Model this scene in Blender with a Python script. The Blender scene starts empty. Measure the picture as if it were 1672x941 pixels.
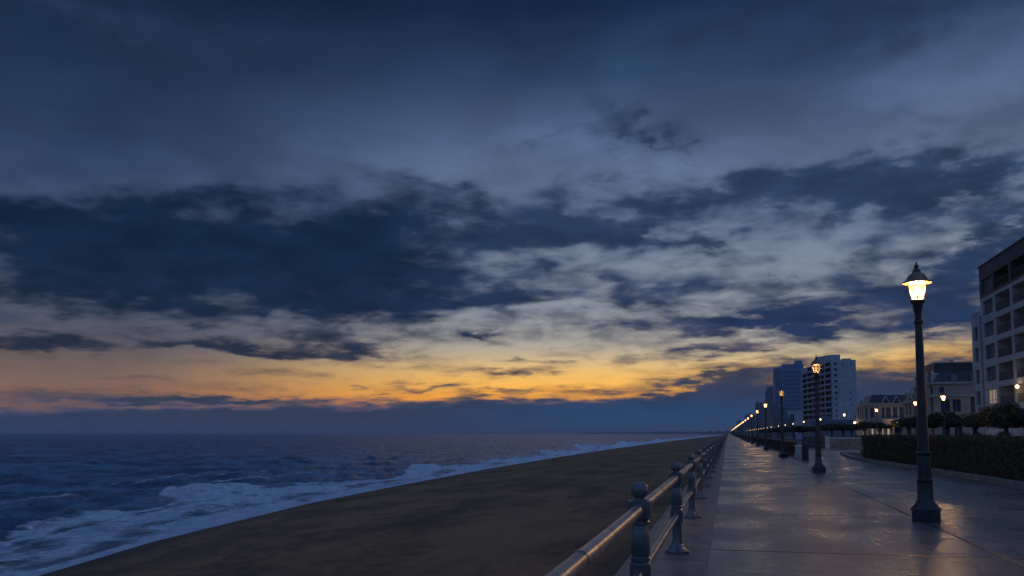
import bpy, math, random
import numpy as np
from mathutils import Vector, Matrix

sc = bpy.context.scene
COL = sc.collection
RND = random.Random(7)
NR = np.random.RandomState(11)
rad = math.radians
PI = math.pi

# ------------------------------------------------------------------ helpers
def lin(r, g, b):
    """sRGB 0-255 to linear."""
    def f(c):
        c /= 255.0
        return c / 12.92 if c <= 0.04045 else ((c + 0.055) / 1.055) ** 2.4
    return (f(r), f(g), f(b))


def tag(o, label=None, cat=None, group=None, kind=None):
    if label: o['label'] = label
    if cat: o['category'] = cat
    if group: o['group'] = group
    if kind: o['kind'] = kind
    return o


def empty(name, loc, label, cat, group=None, rz=0.0):
    o = bpy.data.objects.new(name, None)
    o.empty_display_size = 0.3
    COL.objects.link(o)
    o.location = loc
    o.rotation_euler = (0, 0, rz)
    return tag(o, label, cat, group)


class MB:
    """collects simple shapes and links them as ONE mesh object"""
    def __init__(s):
        s.v = []; s.f = []

    def poly(s, pts):
        b = len(s.v); s.v += [tuple(p) for p in pts]; s.f.append(tuple(range(b, b + len(pts))))

    def box(s, x0, x1, y0, y1, z0, z1):
        return s.obox((0, 0, 0), (1, 0, 0), (0, 1, 0), x0, x1, y0, y1, z0, z1)

    def obox(s, O, U, N, u0, u1, n0, n1, z0, z1):
        O = Vector(O); U = Vector(U); N = Vector(N)
        b = len(s.v)
        for z in (z0, z1):
            for (u, n) in ((u0, n0), (u1, n0), (u1, n1), (u0, n1)):
                s.v.append(tuple(O + U * u + N * n + Vector((0, 0, z))))
        flip = U.cross(N).z < 0
        for q in ((3, 2, 1, 0), (4, 5, 6, 7), (0, 1, 5, 4), (1, 2, 6, 5), (2, 3, 7, 6), (3, 0, 4, 7)):
            q = tuple(b + i for i in (q[::-1] if flip else q))
            s.f.append(q)
        return s

    def lathe(s, prof, n=16, cx=0, cy=0, cz=0, flute=None, rot=0.0):
        b = len(s.v); m = len(prof)
        for k, (r, z) in enumerate(prof):
            for i in range(n):
                a = 2 * PI * i / n + rot
                rr = r
                if flute and flute[0] <= z <= flute[1] and i % 2: rr = r * 0.9
                s.v.append((cx + rr * math.cos(a), cy + rr * math.sin(a), cz + z))
        for k in range(m - 1):
            for i in range(n):
                j = (i + 1) % n
                s.f.append((b + k * n + i, b + k * n + j, b + (k + 1) * n + j, b + (k + 1) * n + i))
        s.f.append(tuple(b + i for i in range(n - 1, -1, -1)))
        s.f.append(tuple(b + (m - 1) * n + i for i in range(n)))
        return s

    def tube(s, pts, rads, n=10):
        pts = [Vector(p) for p in pts]
        if not hasattr(rads, '__len__'): rads = [rads] * len(pts)
        b = len(s.v)
        for k, p in enumerate(pts):
            d = (pts[min(k + 1, len(pts) - 1)] - pts[max(k - 1, 0)]).normalized()
            a = d.orthogonal().normalized() if abs(d.z) > 0.95 else d.cross(Vector((0, 0, 1))).normalized()
            c = a.cross(d).normalized()
            for i in range(n):
                t = 2 * PI * i / n
                s.v.append(tuple(p + (a * math.cos(t) + c * math.sin(t)) * rads[k]))
        for k in range(len(pts) - 1):
            for i in range(n):
                j = (i + 1) % n
                s.f.append((b + k * n + i, b + k * n + j, b + (k + 1) * n + j, b + (k + 1) * n + i))
        s.f.append(tuple(b + i for i in range(n - 1, -1, -1)))
        s.f.append(tuple(b + (len(pts) - 1) * n + i for i in range(n)))
        return s

    def prism(s, poly, z0, z1, ztop=None):
        """poly is a counter-clockwise plan outline"""
        n = len(poly); b = len(s.v)
        for (x, y) in poly: s.v.append((x, y, z0))
        for (x, y) in (ztop or poly): s.v.append((x, y, z1))
        s.f.append(tuple(b + i for i in range(n - 1, -1, -1)))
        s.f.append(tuple(b + n + i for i in range(n)))
        for i in range(n):
            j = (i + 1) % n
            s.f.append((b + i, b + j, b + n + j, b + n + i))
        return s

    def facade(s, O, U, L, z0, z1, holes, N, rec=None):
        """a wall sheet in the plane O + U*u, with recessed openings; N points INTO the building. holes: (u0,u1,v0,v1,depth)"""
        O = Vector(O); U = Vector(U); N = Vector(N)
        us = sorted({0, L} | {h[0] for h in holes} | {h[1] for h in holes})
        vs = sorted({z0, z1} | {h[2] for h in holes} | {h[3] for h in holes})
        P = lambda u, v, n=0.0: tuple(O + U * u + N * n + Vector((0, 0, v)))
        flip = U.cross(Vector((0, 0, 1))).dot(N) > 0
        def add(q): s.poly(q[::-1] if flip else q)
        for i in range(len(us) - 1):
            for j in range(len(vs) - 1):
                cu = (us[i] + us[i + 1]) / 2; cv = (vs[j] + vs[j + 1]) / 2
                if any(h[0] < cu < h[1] and h[2] < cv < h[3] for h in holes): continue
                add([P(us[i], vs[j]), P(us[i + 1], vs[j]), P(us[i + 1], vs[j + 1]), P(us[i], vs[j + 1])])
        if rec is not None:
            wall = s; s = rec
        for (a, b, c, d, dep) in holes:
            add([P(a, c), P(a, c, dep), P(a, d, dep), P(a, d)][::-1])
            add([P(b, c), P(b, c, dep), P(b, d, dep), P(b, d)])
            add([P(a, c), P(b, c), P(b, c, dep), P(a, c, dep)][::-1])
            add([P(a, d), P(b, d), P(b, d, dep), P(a, d, dep)])
            add([P(a, c, dep), P(b, c, dep), P(b, d, dep), P(a, d, dep)])
        return s

    def mesh(s, name):
        me = bpy.data.meshes.new(name)
        me.from_pydata(s.v, [], s.f)
        me.update()
        return me

    def build(s, name, mat, parent=None, smooth=True, angle=38):
        me = s.mesh(name)
        if smooth:
            me.shade_smooth()
            me.set_sharp_from_angle(angle=rad(angle))
        return link(name, me, mat, parent)


def link(name, me, mat, parent=None):
    if mat is not None and len(me.materials) == 0: me.materials.append(mat)
    o = bpy.data.objects.new(name, me)
    COL.objects.link(o)
    if parent is not None: o.parent = parent
    return o


def np_mesh(name, V, F, attrs=None):
    """V (n,3), F (m,4) as arrays"""
    me = bpy.data.meshes.new(name)
    V = np.ascontiguousarray(V, dtype=np.float32); F = np.ascontiguousarray(F, dtype=np.int32)
    me.vertices.add(len(V)); me.vertices.foreach_set('co', V.ravel())
    k = F.shape[1]
    me.loops.add(F.size); me.loops.foreach_set('vertex_index', F.ravel())
    me.polygons.add(len(F)); me.polygons.foreach_set('loop_start', np.arange(0, F.size, k, dtype=np.int32))
    for nm, arr in (attrs or {}).items():
        at = me.attributes.new(nm, 'FLOAT', 'POINT'); at.data.foreach_set('value', np.ascontiguousarray(arr, dtype=np.float32))
    me.update(calc_edges=True); me.validate()
    return me


def copy_tree(o, parent=None):
    c = o.copy(); COL.objects.link(c)
    if parent is not None: c.parent = parent
    for ch in KIDS.get(o.name, []):
        copy_tree(ch, c)
    return c


KIDS = {}
def index_kids(o):
    KIDS[o.name] = [c for c in bpy.data.objects if c.parent == o]
    for c in KIDS[o.name]: index_kids(c)


def vnoise(x, y, seed=0):
    xi = np.floor(x).astype(np.int64); yi = np.floor(y).astype(np.int64)
    xf = x - xi; yf = y - yi
    u = xf * xf * xf * (xf * (xf * 6 - 15) + 10); v = yf * yf * yf * (yf * (yf * 6 - 15) + 10)
    def h(a, b):
        n = (a * 374761393 + b * 668265263 + seed * 1442695041) & 0x7fffffff
        n = ((n ^ (n >> 13)) * 1274126177) & 0x7fffffff
        n = (n ^ (n >> 16)) & 0xffff
        return n / 32767.5 - 1.0
    return (h(xi, yi) * (1 - u) + h(xi + 1, yi) * u) * (1 - v) + (h(xi, yi + 1) * (1 - u) + h(xi + 1, yi + 1) * u) * v


def fbm(x, y, o=4, seed=0):
    t = 0; a = 0.5
    for k in range(o):
        t = t + a * vnoise(x, y, seed + k); x = x * 2.03 + 17.1; y = y * 2.03 + 5.7; a *= 0.5
    return t


def sstep(a, b, x):
    t = np.clip((x - a) / (b - a), 0, 1); return t * t * (3 - 2 * t)


# ------------------------------------------------------------------ materials
class NT:
    """small wrapper for building node trees"""
    def __init__(s, tree): s.t = tree
    def n(s, typ, **kw):
        nd = s.t.nodes.new(typ)
        for k, v in kw.items(): setattr(nd, k, v)
        return nd
    def put(s, sock, v):
        if isinstance(v, bpy.types.NodeSocket): s.t.links.new(v, sock)
        elif isinstance(v, (tuple, list)) and sock.type == 'RGBA' and len(v) == 3: sock.default_value = (*v, 1)
        else: sock.default_value = v
    def m(s, op, a, b=None, c=None, clamp=False):
        nd = s.n('ShaderNodeMath', operation=op, use_clamp=clamp)
        for i, v in enumerate((a, b, c)):
            if v is not None: s.put(nd.inputs[i], v)
        return nd.outputs[0]
    def vm(s, op, a, b=None, out=0):
        nd = s.n('ShaderNodeVectorMath', operation=op)
        s.put(nd.inputs[0], a)
        if b is not None: s.put(nd.inputs[1], b)
        return nd.outputs[out]
    def mix(s, f, a, b):
        nd = s.n('ShaderNodeMix', data_type='RGBA')
        s.put(nd.inputs[0], f); s.put(nd.inputs[6], a); s.put(nd.inputs[7], b)
        return nd.outputs[2]
    def ss(s, a, b, x, lo=0.0, hi=1.0):
        nd = s.n('ShaderNodeMapRange', interpolation_type='SMOOTHSTEP')
        s.put(nd.inputs[0], x); nd.inputs[1].default_value = a; nd.inputs[2].default_value = b
        nd.inputs[3].default_value = lo; nd.inputs[4].default_value = hi
        return nd.outputs[0]
    def noise(s, vec, scale, detail=4, rough=0.55, out=0, dist=0.0):
        nd = s.n('ShaderNodeTexNoise')
        if vec is not None: s.put(nd.inputs['Vector'], vec)
        nd.inputs['Scale'].default_value = scale; nd.inputs['Detail'].default_value = detail
        nd.inputs['Roughness'].default_value = rough; nd.inputs['Distortion'].default_value = dist
        return nd.outputs[out]
    def map(s, vec, loc=(0, 0, 0), rot=(0, 0, 0), scale=(1, 1, 1), typ='POINT'):
        nd = s.n('ShaderNodeMapping', vector_type=typ)
        s.put(nd.inputs['Vector'], vec); nd.inputs['Location'].default_value = loc
        nd.inputs['Rotation'].default_value = rot; nd.inputs['Scale'].default_value = scale
        return nd.outputs[0]
    def ramp(s, fac, stops):
        nd = s.n('ShaderNodeValToRGB'); s.put(nd.inputs[0], fac)
        e = nd.color_ramp.elements
        while len(e) < len(stops): e.new(0.5)
        for k, (p, c) in enumerate(stops):
            e[k].position = p; e[k].color = (*c, 1)
        return nd.outputs[0]
    def bump(s, h, strength=0.3, dist=0.02):
        nd = s.n('ShaderNodeBump'); s.put(nd.inputs['Height'], h)
        nd.inputs['Strength'].default_value = strength; nd.inputs['Distance'].default_value = dist
        return nd.outputs[0]


def material(name):
    m = bpy.data.materials.new(name); m.use_nodes = True
    t = NT(m.node_tree)
    return m, t, m.node_tree.nodes['Principled BSDF']


def mat_plain(name, col, rough=0.6, metal=0.0, var=0.25, scale=3.0, bump=0.0, bscale=40.0, spec=0.5, stretch=(1, 1, 1), col2=None):
    m, t, p = material(name)
    co = t.n('ShaderNodeTexCoord').outputs['Object']
    v = t.map(co, scale=stretch)
    nz = t.noise(v, scale, 5, 0.6)
    c2 = col2 or tuple(c * (1 - var) for c in col)
    c1 = tuple(min(1, c * (1 + var)) for c in col) if col2 is None else col
    f = t.ss(0.3, 0.7, nz)
    t.put(p.inputs['Base Color'], t.mix(f, c1, c2))
    t.put(p.inputs['Roughness'], t.m('MULTIPLY_ADD', nz, 0.25, rough - 0.12))
    p.inputs['Metallic'].default_value = metal
    p.inputs['Specular IOR Level'].default_value = spec
    if bump: t.put(p.inputs['Normal'], t.bump(t.noise(v, bscale, 4, 0.6), bump, 0.01))
    return m


def mat_emit(name, col, strength, rough=0.3, base=(0.6, 0.5, 0.4)):
    m, t, p = material(name)
    co = t.n('ShaderNodeTexCoord').outputs['Object']
    nz = t.noise(co, 3.0, 2)
    p.inputs['Base Color'].default_value = (*base, 1)
    p.inputs['Roughness'].default_value = rough
    p.inputs['Emission Color'].default_value = (*col, 1)
    t.put(p.inputs['Emission Strength'], t.m('MULTIPLY', t.m('MULTIPLY_ADD', nz, 0.5, 0.75), strength))
    return m


def mat_paving():
    m, t, p = material('wet_concrete')
    co = t.n('ShaderNodeTexCoord').outputs['Object']
    sx = t.n('ShaderNodeSeparateXYZ'); t.put(sx.inputs[0], co)
    X, Y = sx.outputs[0], sx.outputs[1]
    wob = t.m('MULTIPLY_ADD', t.noise(t.map(co, scale=(0.5, 0.5, 1)), 1.0, 3), 0.06, -0.03)
    yy = t.m('ADD', Y, wob); xx = t.m('ADD', X, wob)
    def joint(c, off, per, w):
        a = t.m('ABSOLUTE', t.m('SUBTRACT', t.m('FRACT', t.m('DIVIDE', t.m('SUBTRACT', c, off), per)), 0.5))
        return t.ss(0.5 - w / per, 0.5 - w / per * 0.35, a)
    jy = joint(yy, 12.3, 5.6, 0.055)
    jx = joint(xx, 3.4, 4.6, 0.045)
    j = t.m('MAXIMUM', jy, jx)
    # slab-to-slab tone
    cell = t.n('ShaderNodeTexWhiteNoise', noise_dimensions='2D')
    cv = t.n('ShaderNodeCombineXYZ')
    t.put(cv.inputs[0], t.m('FLOOR', t.m('DIVIDE', t.m('SUBTRACT', xx, 3.4), 4.6)))
    t.put(cv.inputs[1], t.m('FLOOR', t.m('DIVIDE', t.m('SUBTRACT', yy, 12.3), 5.6)))
    t.put(cell.inputs['Vector'], cv.outputs[0])
    big = t.noise(t.map(co, scale=(0.55, 0.3, 1)), 1.0, 5, 0.6)
    mid = t.noise(t.map(co, scale=(1.3, 1.0, 1)), 2.2, 6, 0.65)
    fine = t.noise(co, 55.0, 4, 0.7)
    tone = t.m('ADD', t.m('MULTIPLY', mid, 0.5), t.m('MULTIPLY', fine, 0.5))
    c = t.mix(t.ss(0.36, 0.64, tone), lin(56, 50, 53), lin(106, 95, 93))
    c = t.mix(t.m('MULTIPLY', cell.outputs[0], 0.35), c, lin(78, 76, 82))
    stain = t.ss(0.55, 0.72, t.noise(t.map(co, loc=(3, 9, 0), scale=(1, 0.6, 1)), 0.9, 6, 0.65))
    c = t.mix(t.m('MULTIPLY', stain, 0.45), c, lin(58, 55, 58))
    c = t.mix(t.m('MULTIPLY', j, 0.9), c, lin(26, 24, 25))
    t.put(p.inputs['Base Color'], c)
    wet = t.ss(0.36, 0.66, big)
    r = t.m('MULTIPLY_ADD', t.m('SUBTRACT', 1.0, wet), 0.18, 0.21)
    r = t.m('ADD', r, t.m('MULTIPLY_ADD', mid, 0.16, -0.08))
    r = t.m('ADD', r, t.m('MULTIPLY', j, 0.25))
    t.put(p.inputs['Roughness'], r)
    p.inputs['IOR'].default_value = 1.45
    h = t.m('ADD', t.m('MULTIPLY', fine, 0.2), t.m('MULTIPLY', mid, 0.45))
    h = t.m('SUBTRACT', h, t.m('MULTIPLY', j, 0.7))
    t.put(p.inputs['Normal'], t.bump(h, 0.45, 0.02))
    return m


def mat_kerb():
    m, t, p = material('kerb_stone')
    co = t.n('ShaderNodeTexCoord').outputs['Object']
    sx = t.n('ShaderNodeSeparateXYZ'); t.put(sx.inputs[0], co)
    def joint(c, off, per, w):
        a = t.m('ABSOLUTE', t.m('SUBTRACT', t.m('FRACT', t.m('DIVIDE', t.m('SUBTRACT', c, off), per)), 0.5))
        return t.ss(0.5 - w / per, 0.5 - w / per * 0.35, a)
    j = joint(sx.outputs[1], 11.2, 1.85, 0.04)
    j = t.m('MAXIMUM', j, joint(sx.outputs[0], -0.95, 50.0, 0.02))
    mid = t.noise(co, 2.5, 6, 0.65); fine = t.noise(co, 60, 4, 0.7)
    c = t.mix(t.ss(0.38, 0.62, t.m('ADD', t.m('MULTIPLY', mid, 0.6), t.m('MULTIPLY', fine, 0.4))), lin(78, 66, 62), lin(132, 112, 102))
    c = t.mix(t.m('MULTIPLY', j, 0.9), c, lin(22, 20, 20))
    t.put(p.inputs['Base Color'], c)
    t.put(p.inputs['Roughness'], t.m('MULTIPLY_ADD', mid, 0.35, 0.3))
    t.put(p.inputs['Normal'], t.bump(t.m('SUBTRACT', t.m('MULTIPLY', fine, 0.25), t.m('MULTIPLY', j, 0.6)), 0.35, 0.02))
    return m


def mat_sand():
    m, t, p = material('dark_sand')
    co = t.n('ShaderNodeTexCoord').outputs['Object']
    a = t.noise(t.map(co, scale=(0.3, 0.12, 1)), 1.0, 6, 0.6)
    b = t.noise(co, 1.6, 7, 0.68)
    f = t.noise(co, 30, 4, 0.7)
    k = t.m('ADD', t.m('MULTIPLY', a, 0.5), t.m('ADD', t.m('MULTIPLY', b, 0.25), t.m('MULTIPLY', f, 0.25)))
    c = t.mix(t.ss(0.42, 0.58, k), lin(96, 72, 52), lin(144, 107, 76))
    drk = t.ss(0.57, 0.70, t.noise(t.map(co, scale=(0.75, 0.3, 1), loc=(7, 3, 0)), 1.0, 8, 0.7, dist=0.6))
    c = t.mix(t.m('MULTIPLY', drk, 0.4), c, lin(66, 50, 40))
    wet = t.n('ShaderNodeAttribute', attribute_name='wet').outputs['Fac']
    c = t.mix(t.m('MULTIPLY', wet, 0.9), c, lin(66, 52, 42))
    t.put(p.inputs['Base Color'], c)
    t.put(p.inputs['Roughness'], t.m('MULTIPLY_ADD', wet, -0.35, 0.9))
    p.inputs['Specular IOR Level'].default_value = 0.22
    h = t.m('ADD', t.m('MULTIPLY', b, 0.7), t.m('MULTIPLY', f, 0.12))
    vo = t.n('ShaderNodeTexVoronoi'); t.put(vo.inputs['Vector'], t.map(co, scale=(1.5, 0.9, 0.0), rot=(0, 0, 0.35))); vo.inputs['Scale'].default_value = 0.9
    ft = t.m('MULTIPLY', t.ss(0.24, 0.08, vo.outputs['Distance']), t.ss(0.5, 0.62, t.noise(co, 0.22, 3)))
    c2 = t.mix(t.m('MULTIPLY', ft, 0.55), c, lin(66, 48, 36)); t.put(p.inputs['Base Color'], c2)
    h = t.m('SUBTRACT', h, t.m('MULTIPLY', ft, 0.9))
    h = t.m('ADD', h, t.m('MULTIPLY', t.noise(t.map(co, scale=(1.2, 0.5, 1)), 0.9, 3), 0.8))
    t.put(p.inputs['Normal'], t.bump(h, 0.9, 0.22))
    return m


def mat_water():
    m, t, p = material('sea_water')
    co = t.n('ShaderNodeTexCoord').outputs['Object']
    fo = t.n('ShaderNodeAttribute', attribute_name='foam').outputs['Fac']
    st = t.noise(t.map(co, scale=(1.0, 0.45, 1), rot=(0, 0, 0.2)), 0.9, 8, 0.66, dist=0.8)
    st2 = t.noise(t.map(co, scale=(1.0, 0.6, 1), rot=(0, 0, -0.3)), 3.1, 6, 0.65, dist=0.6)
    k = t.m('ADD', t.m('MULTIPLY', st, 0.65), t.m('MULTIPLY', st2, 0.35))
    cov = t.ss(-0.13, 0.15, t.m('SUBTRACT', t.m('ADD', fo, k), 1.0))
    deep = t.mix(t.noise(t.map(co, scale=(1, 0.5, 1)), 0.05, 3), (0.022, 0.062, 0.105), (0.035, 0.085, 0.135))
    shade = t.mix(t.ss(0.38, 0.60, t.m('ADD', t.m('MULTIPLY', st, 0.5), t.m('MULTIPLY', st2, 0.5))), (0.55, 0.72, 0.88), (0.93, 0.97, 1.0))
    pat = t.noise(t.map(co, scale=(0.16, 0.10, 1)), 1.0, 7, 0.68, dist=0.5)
    deep = t.mix(t.ss(0.40, 0.60, pat), deep, (0.125, 0.215, 0.285))  # paler streaks painted into the water for sky light caught by the waves
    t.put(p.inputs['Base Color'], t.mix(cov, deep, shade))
    t.put(p.inputs['Roughness'], t.m('MULTIPLY_ADD', cov, 0.35, 0.34))
    p.inputs['IOR'].default_value = 1.33
    t.put(p.inputs['Specular IOR Level'], t.m('MULTIPLY_ADD', cov, -0.1, 0.24))
    w1 = t.noise(t.map(co, scale=(1.0, 0.55, 1)), 1.7, 5, 0.6)
    w2 = t.noise(t.map(co, scale=(1.0, 0.4, 1)), 0.28, 4, 0.6)
    h = t.m('ADD', t.m('MULTIPLY', w1, 0.35), t.m('MULTIPLY', w2, 1.3))
    h = t.m('ADD', h, t.m('MULTIPLY', t.m('MULTIPLY', cov, st2), 0.9))
    t.put(p.inputs['Normal'], t.bump(h, 1.0, 1.0))
    return m


def mat_leaf(name, c1, c2):
    m, t, p = material(name)
    g = t.n('ShaderNodeNewGeometry')
    co = t.n('ShaderNodeTexCoord').outputs['Object']
    f = t.m('ADD', t.m('MULTIPLY', g.outputs['Random Per Island'], 0.6), t.m('MULTIPLY', t.noise(co, 0.9, 3), 0.4))
    t.put(p.inputs['Base Color'], t.mix(f, c1, c2))
    p.inputs['Roughness'].default_value = 0.62
    p.inputs['Specular IOR Level'].default_value = 0.3
    return m


def mat_post():
    m, t, p = material('post_paint')
    co = t.n('ShaderNodeTexCoord').outputs['Object']
    a = t.noise(co, 9, 5, 0.6); r = t.noise(co, 17, 7, 0.72, dist=0.6); g = t.noise(t.map(co, scale=(1, 1, 0.2)), 8, 5, 0.6)
    c = t.mix(t.ss(0.3, 0.7, a), (0.145, 0.15, 0.165), (0.075, 0.08, 0.095))
    rust = t.ss(0.60, 0.68, t.m('ADD', t.m('MULTIPLY', r, 0.75), t.m('MULTIPLY', g, 0.25)))
    c = t.mix(t.m('MULTIPLY', rust, 0.85), c, (0.10, 0.045, 0.022))
    t.put(p.inputs['Base Color'], c)
    t.put(p.inputs['Metallic'], t.m('MULTIPLY_ADD', rust, -0.3, 0.3))
    t.put(p.inputs['Roughness'], t.m('ADD', t.m('MULTIPLY', rust, 0.4), t.m('MULTIPLY_ADD', a, 0.3, 0.18)))
    t.put(p.inputs['Normal'], t.bump(t.m('ADD', a, t.m('MULTIPLY', rust, 0.5)), 0.35, 0.006))
    return m


def mat_rail():
    m, t, p = material('galvanised_rail')
    co = t.n('ShaderNodeTexCoord').outputs['Object']
    rings = t.noise(t.map(co, scale=(1.5, 26, 1.5)), 1.0, 6, 0.7)
    bl = t.noise(co, 4.0, 5, 0.6)
    c = t.mix(t.ss(0.35, 0.65, rings), lin(150, 150, 156), lin(92, 92, 100))
    c = t.mix(t.m('MULTIPLY', t.ss(0.5, 0.75, bl), 0.5), c, lin(80, 66, 58))
    t.put(p.inputs['Base Color'], c)
    p.inputs['Metallic'].default_value = 0.75
    t.put(p.inputs['Roughness'], t.m('ADD', t.m('MULTIPLY_ADD', rings, 0.3, 0.12), t.m('MULTIPLY', bl, 0.15)))
    t.put(p.inputs['Normal'], t.bump(rings, 0.35, 0.008))
    return m


def mat_facade(name, c1, c2, band=None, rough=0.75, bandcol=None):
    """render or panel cladding with rain streaks and thin horizontal joints"""
    m, t, p = material(name)
    co = t.n('ShaderNodeTexCoord').outputs['Object']
    sx = t.n('ShaderNodeSeparateXYZ'); t.put(sx.inputs[0], co)
    streak = t.noise(t.map(co, scale=(1.3, 1.3, 0.12)), 1.2, 6, 0.62)
    blot = t.noise(co, 0.5, 4, 0.6)
    f = t.m('ADD', t.m('MULTIPLY', streak, 0.6), t.m('MULTIPLY', blot, 0.4))
    c = t.mix(t.ss(0.32, 0.68, f), c1, c2)
    if band:
        a = t.m('ABSOLUTE', t.m('SUBTRACT', t.m('FRACT', t.m('DIVIDE', sx.outputs[2], band[0])), 0.5))
        j = t.ss(0.5 - band[1] / band[0], 0.5 - band[1] / band[0] * 0.5, a)
        c = t.mix(t.m('MULTIPLY', j, band[2]), c, bandcol or tuple(x * 0.35 for x in c1))
    t.put(p.inputs['Base Color'], c)
    t.put(p.inputs['Roughness'], t.m('MULTIPLY_ADD', blot, 0.2, rough - 0.1))
    t.put(p.inputs['Normal'], t.bump(t.noise(co, 12, 5, 0.6), 0.12, 0.01))
    return m


def mat_glass(name, base=(0.022, 0.034, 0.052), rough=0.06):
    m, t, p = material(name)
    co = t.n('ShaderNodeTexCoord').outputs['Object']
    w = t.noise(co, 0.7, 2)
    t.put(p.inputs['Base Color'], t.mix(w, base, tuple(2.2 * b for b in base)))
    p.inputs['Roughness'].default_value = rough
    p.inputs['IOR'].default_value = 1.4
    p.inputs['Specular IOR Level'].default_value = 0.06
    t.put(p.inputs['Normal'], t.bump(w, 0.05, 0.05))
    return m


def mat_lampglass(name, k):
    m, t, p = material(name)
    nt = m.node_tree
    nt.nodes.remove(p)
    out = nt.nodes['Material Output']
    co = t.n('ShaderNodeTexCoord').outputs['Object']
    nz = t.noise(co, 9.0, 3)
    tr = t.n('ShaderNodeBsdfTransparent'); tr.inputs[0].default_value = (1.0, 0.9, 0.76, 1)
    em = t.n('ShaderNodeEmission'); em.inputs[0].default_value = (1.0, 0.59, 0.24, 1)
    t.put(em.inputs[1], t.m('MULTIPLY', t.m('MULTIPLY_ADD', nz, 0.9, 0.55), k))
    mx = t.n('ShaderNodeMixShader'); mx.inputs[0].default_value = 0.55
    nt.links.new(tr.outputs[0], mx.inputs[1]); nt.links.new(em.outputs[0], mx.inputs[2])
    gl = t.n('ShaderNodeBsdfGlossy'); gl.inputs['Roughness'].default_value = 0.15
    m2 = t.n('ShaderNodeMixShader'); m2.inputs[0].default_value = 0.06
    nt.links.new(mx.outputs[0], m2.inputs[1]); nt.links.new(gl.outputs[0], m2.inputs[2])
    nt.links.new(m2.outputs[0], out.inputs['Surface'])
    return m


M = dict(
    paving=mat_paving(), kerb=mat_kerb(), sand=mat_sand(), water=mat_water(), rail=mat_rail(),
    post=mat_post(),
    lamp=mat_plain('lamp_paint', (0.020, 0.025, 0.033), 0.36, 0.2, 0.3, 6, 0.12, 70),
    iron=mat_plain('dark_iron', (0.022, 0.024, 0.028), 0.5, 0.2, 0.3, 5),
    cap_metal=mat_plain('lantern_copper', (0.20, 0.115, 0.075), 0.42, 0.5, 0.3, 9, 0.15, 60),
    asphalt=mat_plain('asphalt', (0.042, 0.042, 0.045), 0.6, 0, 0.25, 1.5, 0.3, 60),
    grass=mat_plain('turf', (0.028, 0.036, 0.018), 0.9, 0, 0.35, 2.0, 0.6, 25),
    soil=mat_plain('soil', (0.045, 0.036, 0.028), 0.9, 0, 0.35, 3.0, 0.6, 25),
    stone=mat_plain('wall_stone', (0.20, 0.18, 0.155), 0.8, 0, 0.25, 2.0, 0.4, 20),
    edging=mat_plain('edging_stone', (0.17, 0.15, 0.13), 0.7, 0, 0.3, 3.0, 0.4, 30),
    white=mat_plain('worn_white', (0.46, 0.46, 0.47), 0.6, 0, 0.3, 4.0, 0.2, 30),
    line=mat_plain('road_paint', (0.6, 0.6, 0.58), 0.6, 0, 0.2, 6.0),
    bark=mat_plain('bark', (0.045, 0.034, 0.026), 0.9, 0, 0.35, 5.0, 0.6, 25, stretch=(1, 1, 0.25)),
    hedge=mat_leaf('hedge_leaf', (0.05, 0.042, 0.016), (0.092, 0.076, 0.03)),
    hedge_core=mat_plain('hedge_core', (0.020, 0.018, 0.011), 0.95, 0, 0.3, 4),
    leaf=mat_leaf('tree_leaf', (0.018, 0.024, 0.012), (0.038, 0.046, 0.022)),
    flat_wall=mat_facade('pale_panel', lin(138, 146, 152), lin(164, 170, 174), band=(0.85, 0.012, 0.45)),
    flat_dark=mat_facade('dark_panel', lin(62, 60, 64), lin(80, 77, 80), band=(0.85, 0.012, 0.4)),
    plaster=mat_facade('cream_plaster', lin(134, 126, 116), lin(162, 152, 140)),
    slate=mat_facade('slate_roof', lin(40, 42, 50), lin(56, 58, 66), band=(0.28, 0.02, 0.4), rough=0.55),
    tower_white=mat_facade('tower_panel', lin(148, 152, 160), lin(172, 175, 180), band=(2.8, 0.12, 0.5)),
    tower_blue=mat_facade('hazed_tower_panel', lin(84, 112, 140), lin(104, 130, 156), band=(2.8, 0.10, 0.5), rough=0.62),  # blue of the distant haze mixed into the panel colour
    tower_dim=mat_facade('far_tower_panel', lin(84, 92, 108), lin(104, 112, 126), band=(2.8, 0.25, 0.6)),
    trim=mat_plain('pale_trim', (0.36, 0.345, 0.33), 0.7, 0, 0.2, 2),
    frame=mat_plain('window_frame', (0.16, 0.165, 0.18), 0.5, 0.1, 0.2, 4),
    glass=mat_glass('window_glass'),
    tower_window=mat_glass('tower_window_glass', (0.045, 0.075, 0.11), 0.3),
    pane_sky_tint=mat_plain('painted_pane_reflection', (0.075, 0.10, 0.14), 0.6, 0, 0.35, 0.8, spec=0.08, stretch=(1, 1, 0.15)),  # matte blue painted on the panes in place of reflected sky
    recess_shade=mat_plain('painted_recess_shade', (0.03, 0.03, 0.034), 0.8, 0, 0.3, 1),  # shade inside the tower balconies, put into the colour of their recesses
    lit=mat_emit('lit_window', (1.0, 0.66, 0.36), 0.34, 0.3),
    lit_soft=mat_emit('soft_lit_window', (1.0, 0.72, 0.48), 0.16, 0.3),
    wall_lamp=mat_emit('wall_lamp_glow', (1.0, 0.58, 0.22), 7.0),
    sign=mat_plain('pale_blue_board', (0.12, 0.22, 0.38), 0.5, 0, 0.2, 5),
    hill=mat_plain('far_land', (0.05, 0.06, 0.07), 0.9, 0, 0.3, 0.01),
    bulb=mat_emit('bulb_glow', (1.0, 0.66, 0.32), 22.0),
    bulb_dim=mat_emit('bulb_glow_dim', (1.0, 0.58, 0.25), 1.6),
    lampglass=mat_lampglass('lantern_glass_bright', 2.3),
    lampglass_dim=mat_lampglass('lantern_glass_dim', 0.30),
)

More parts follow.
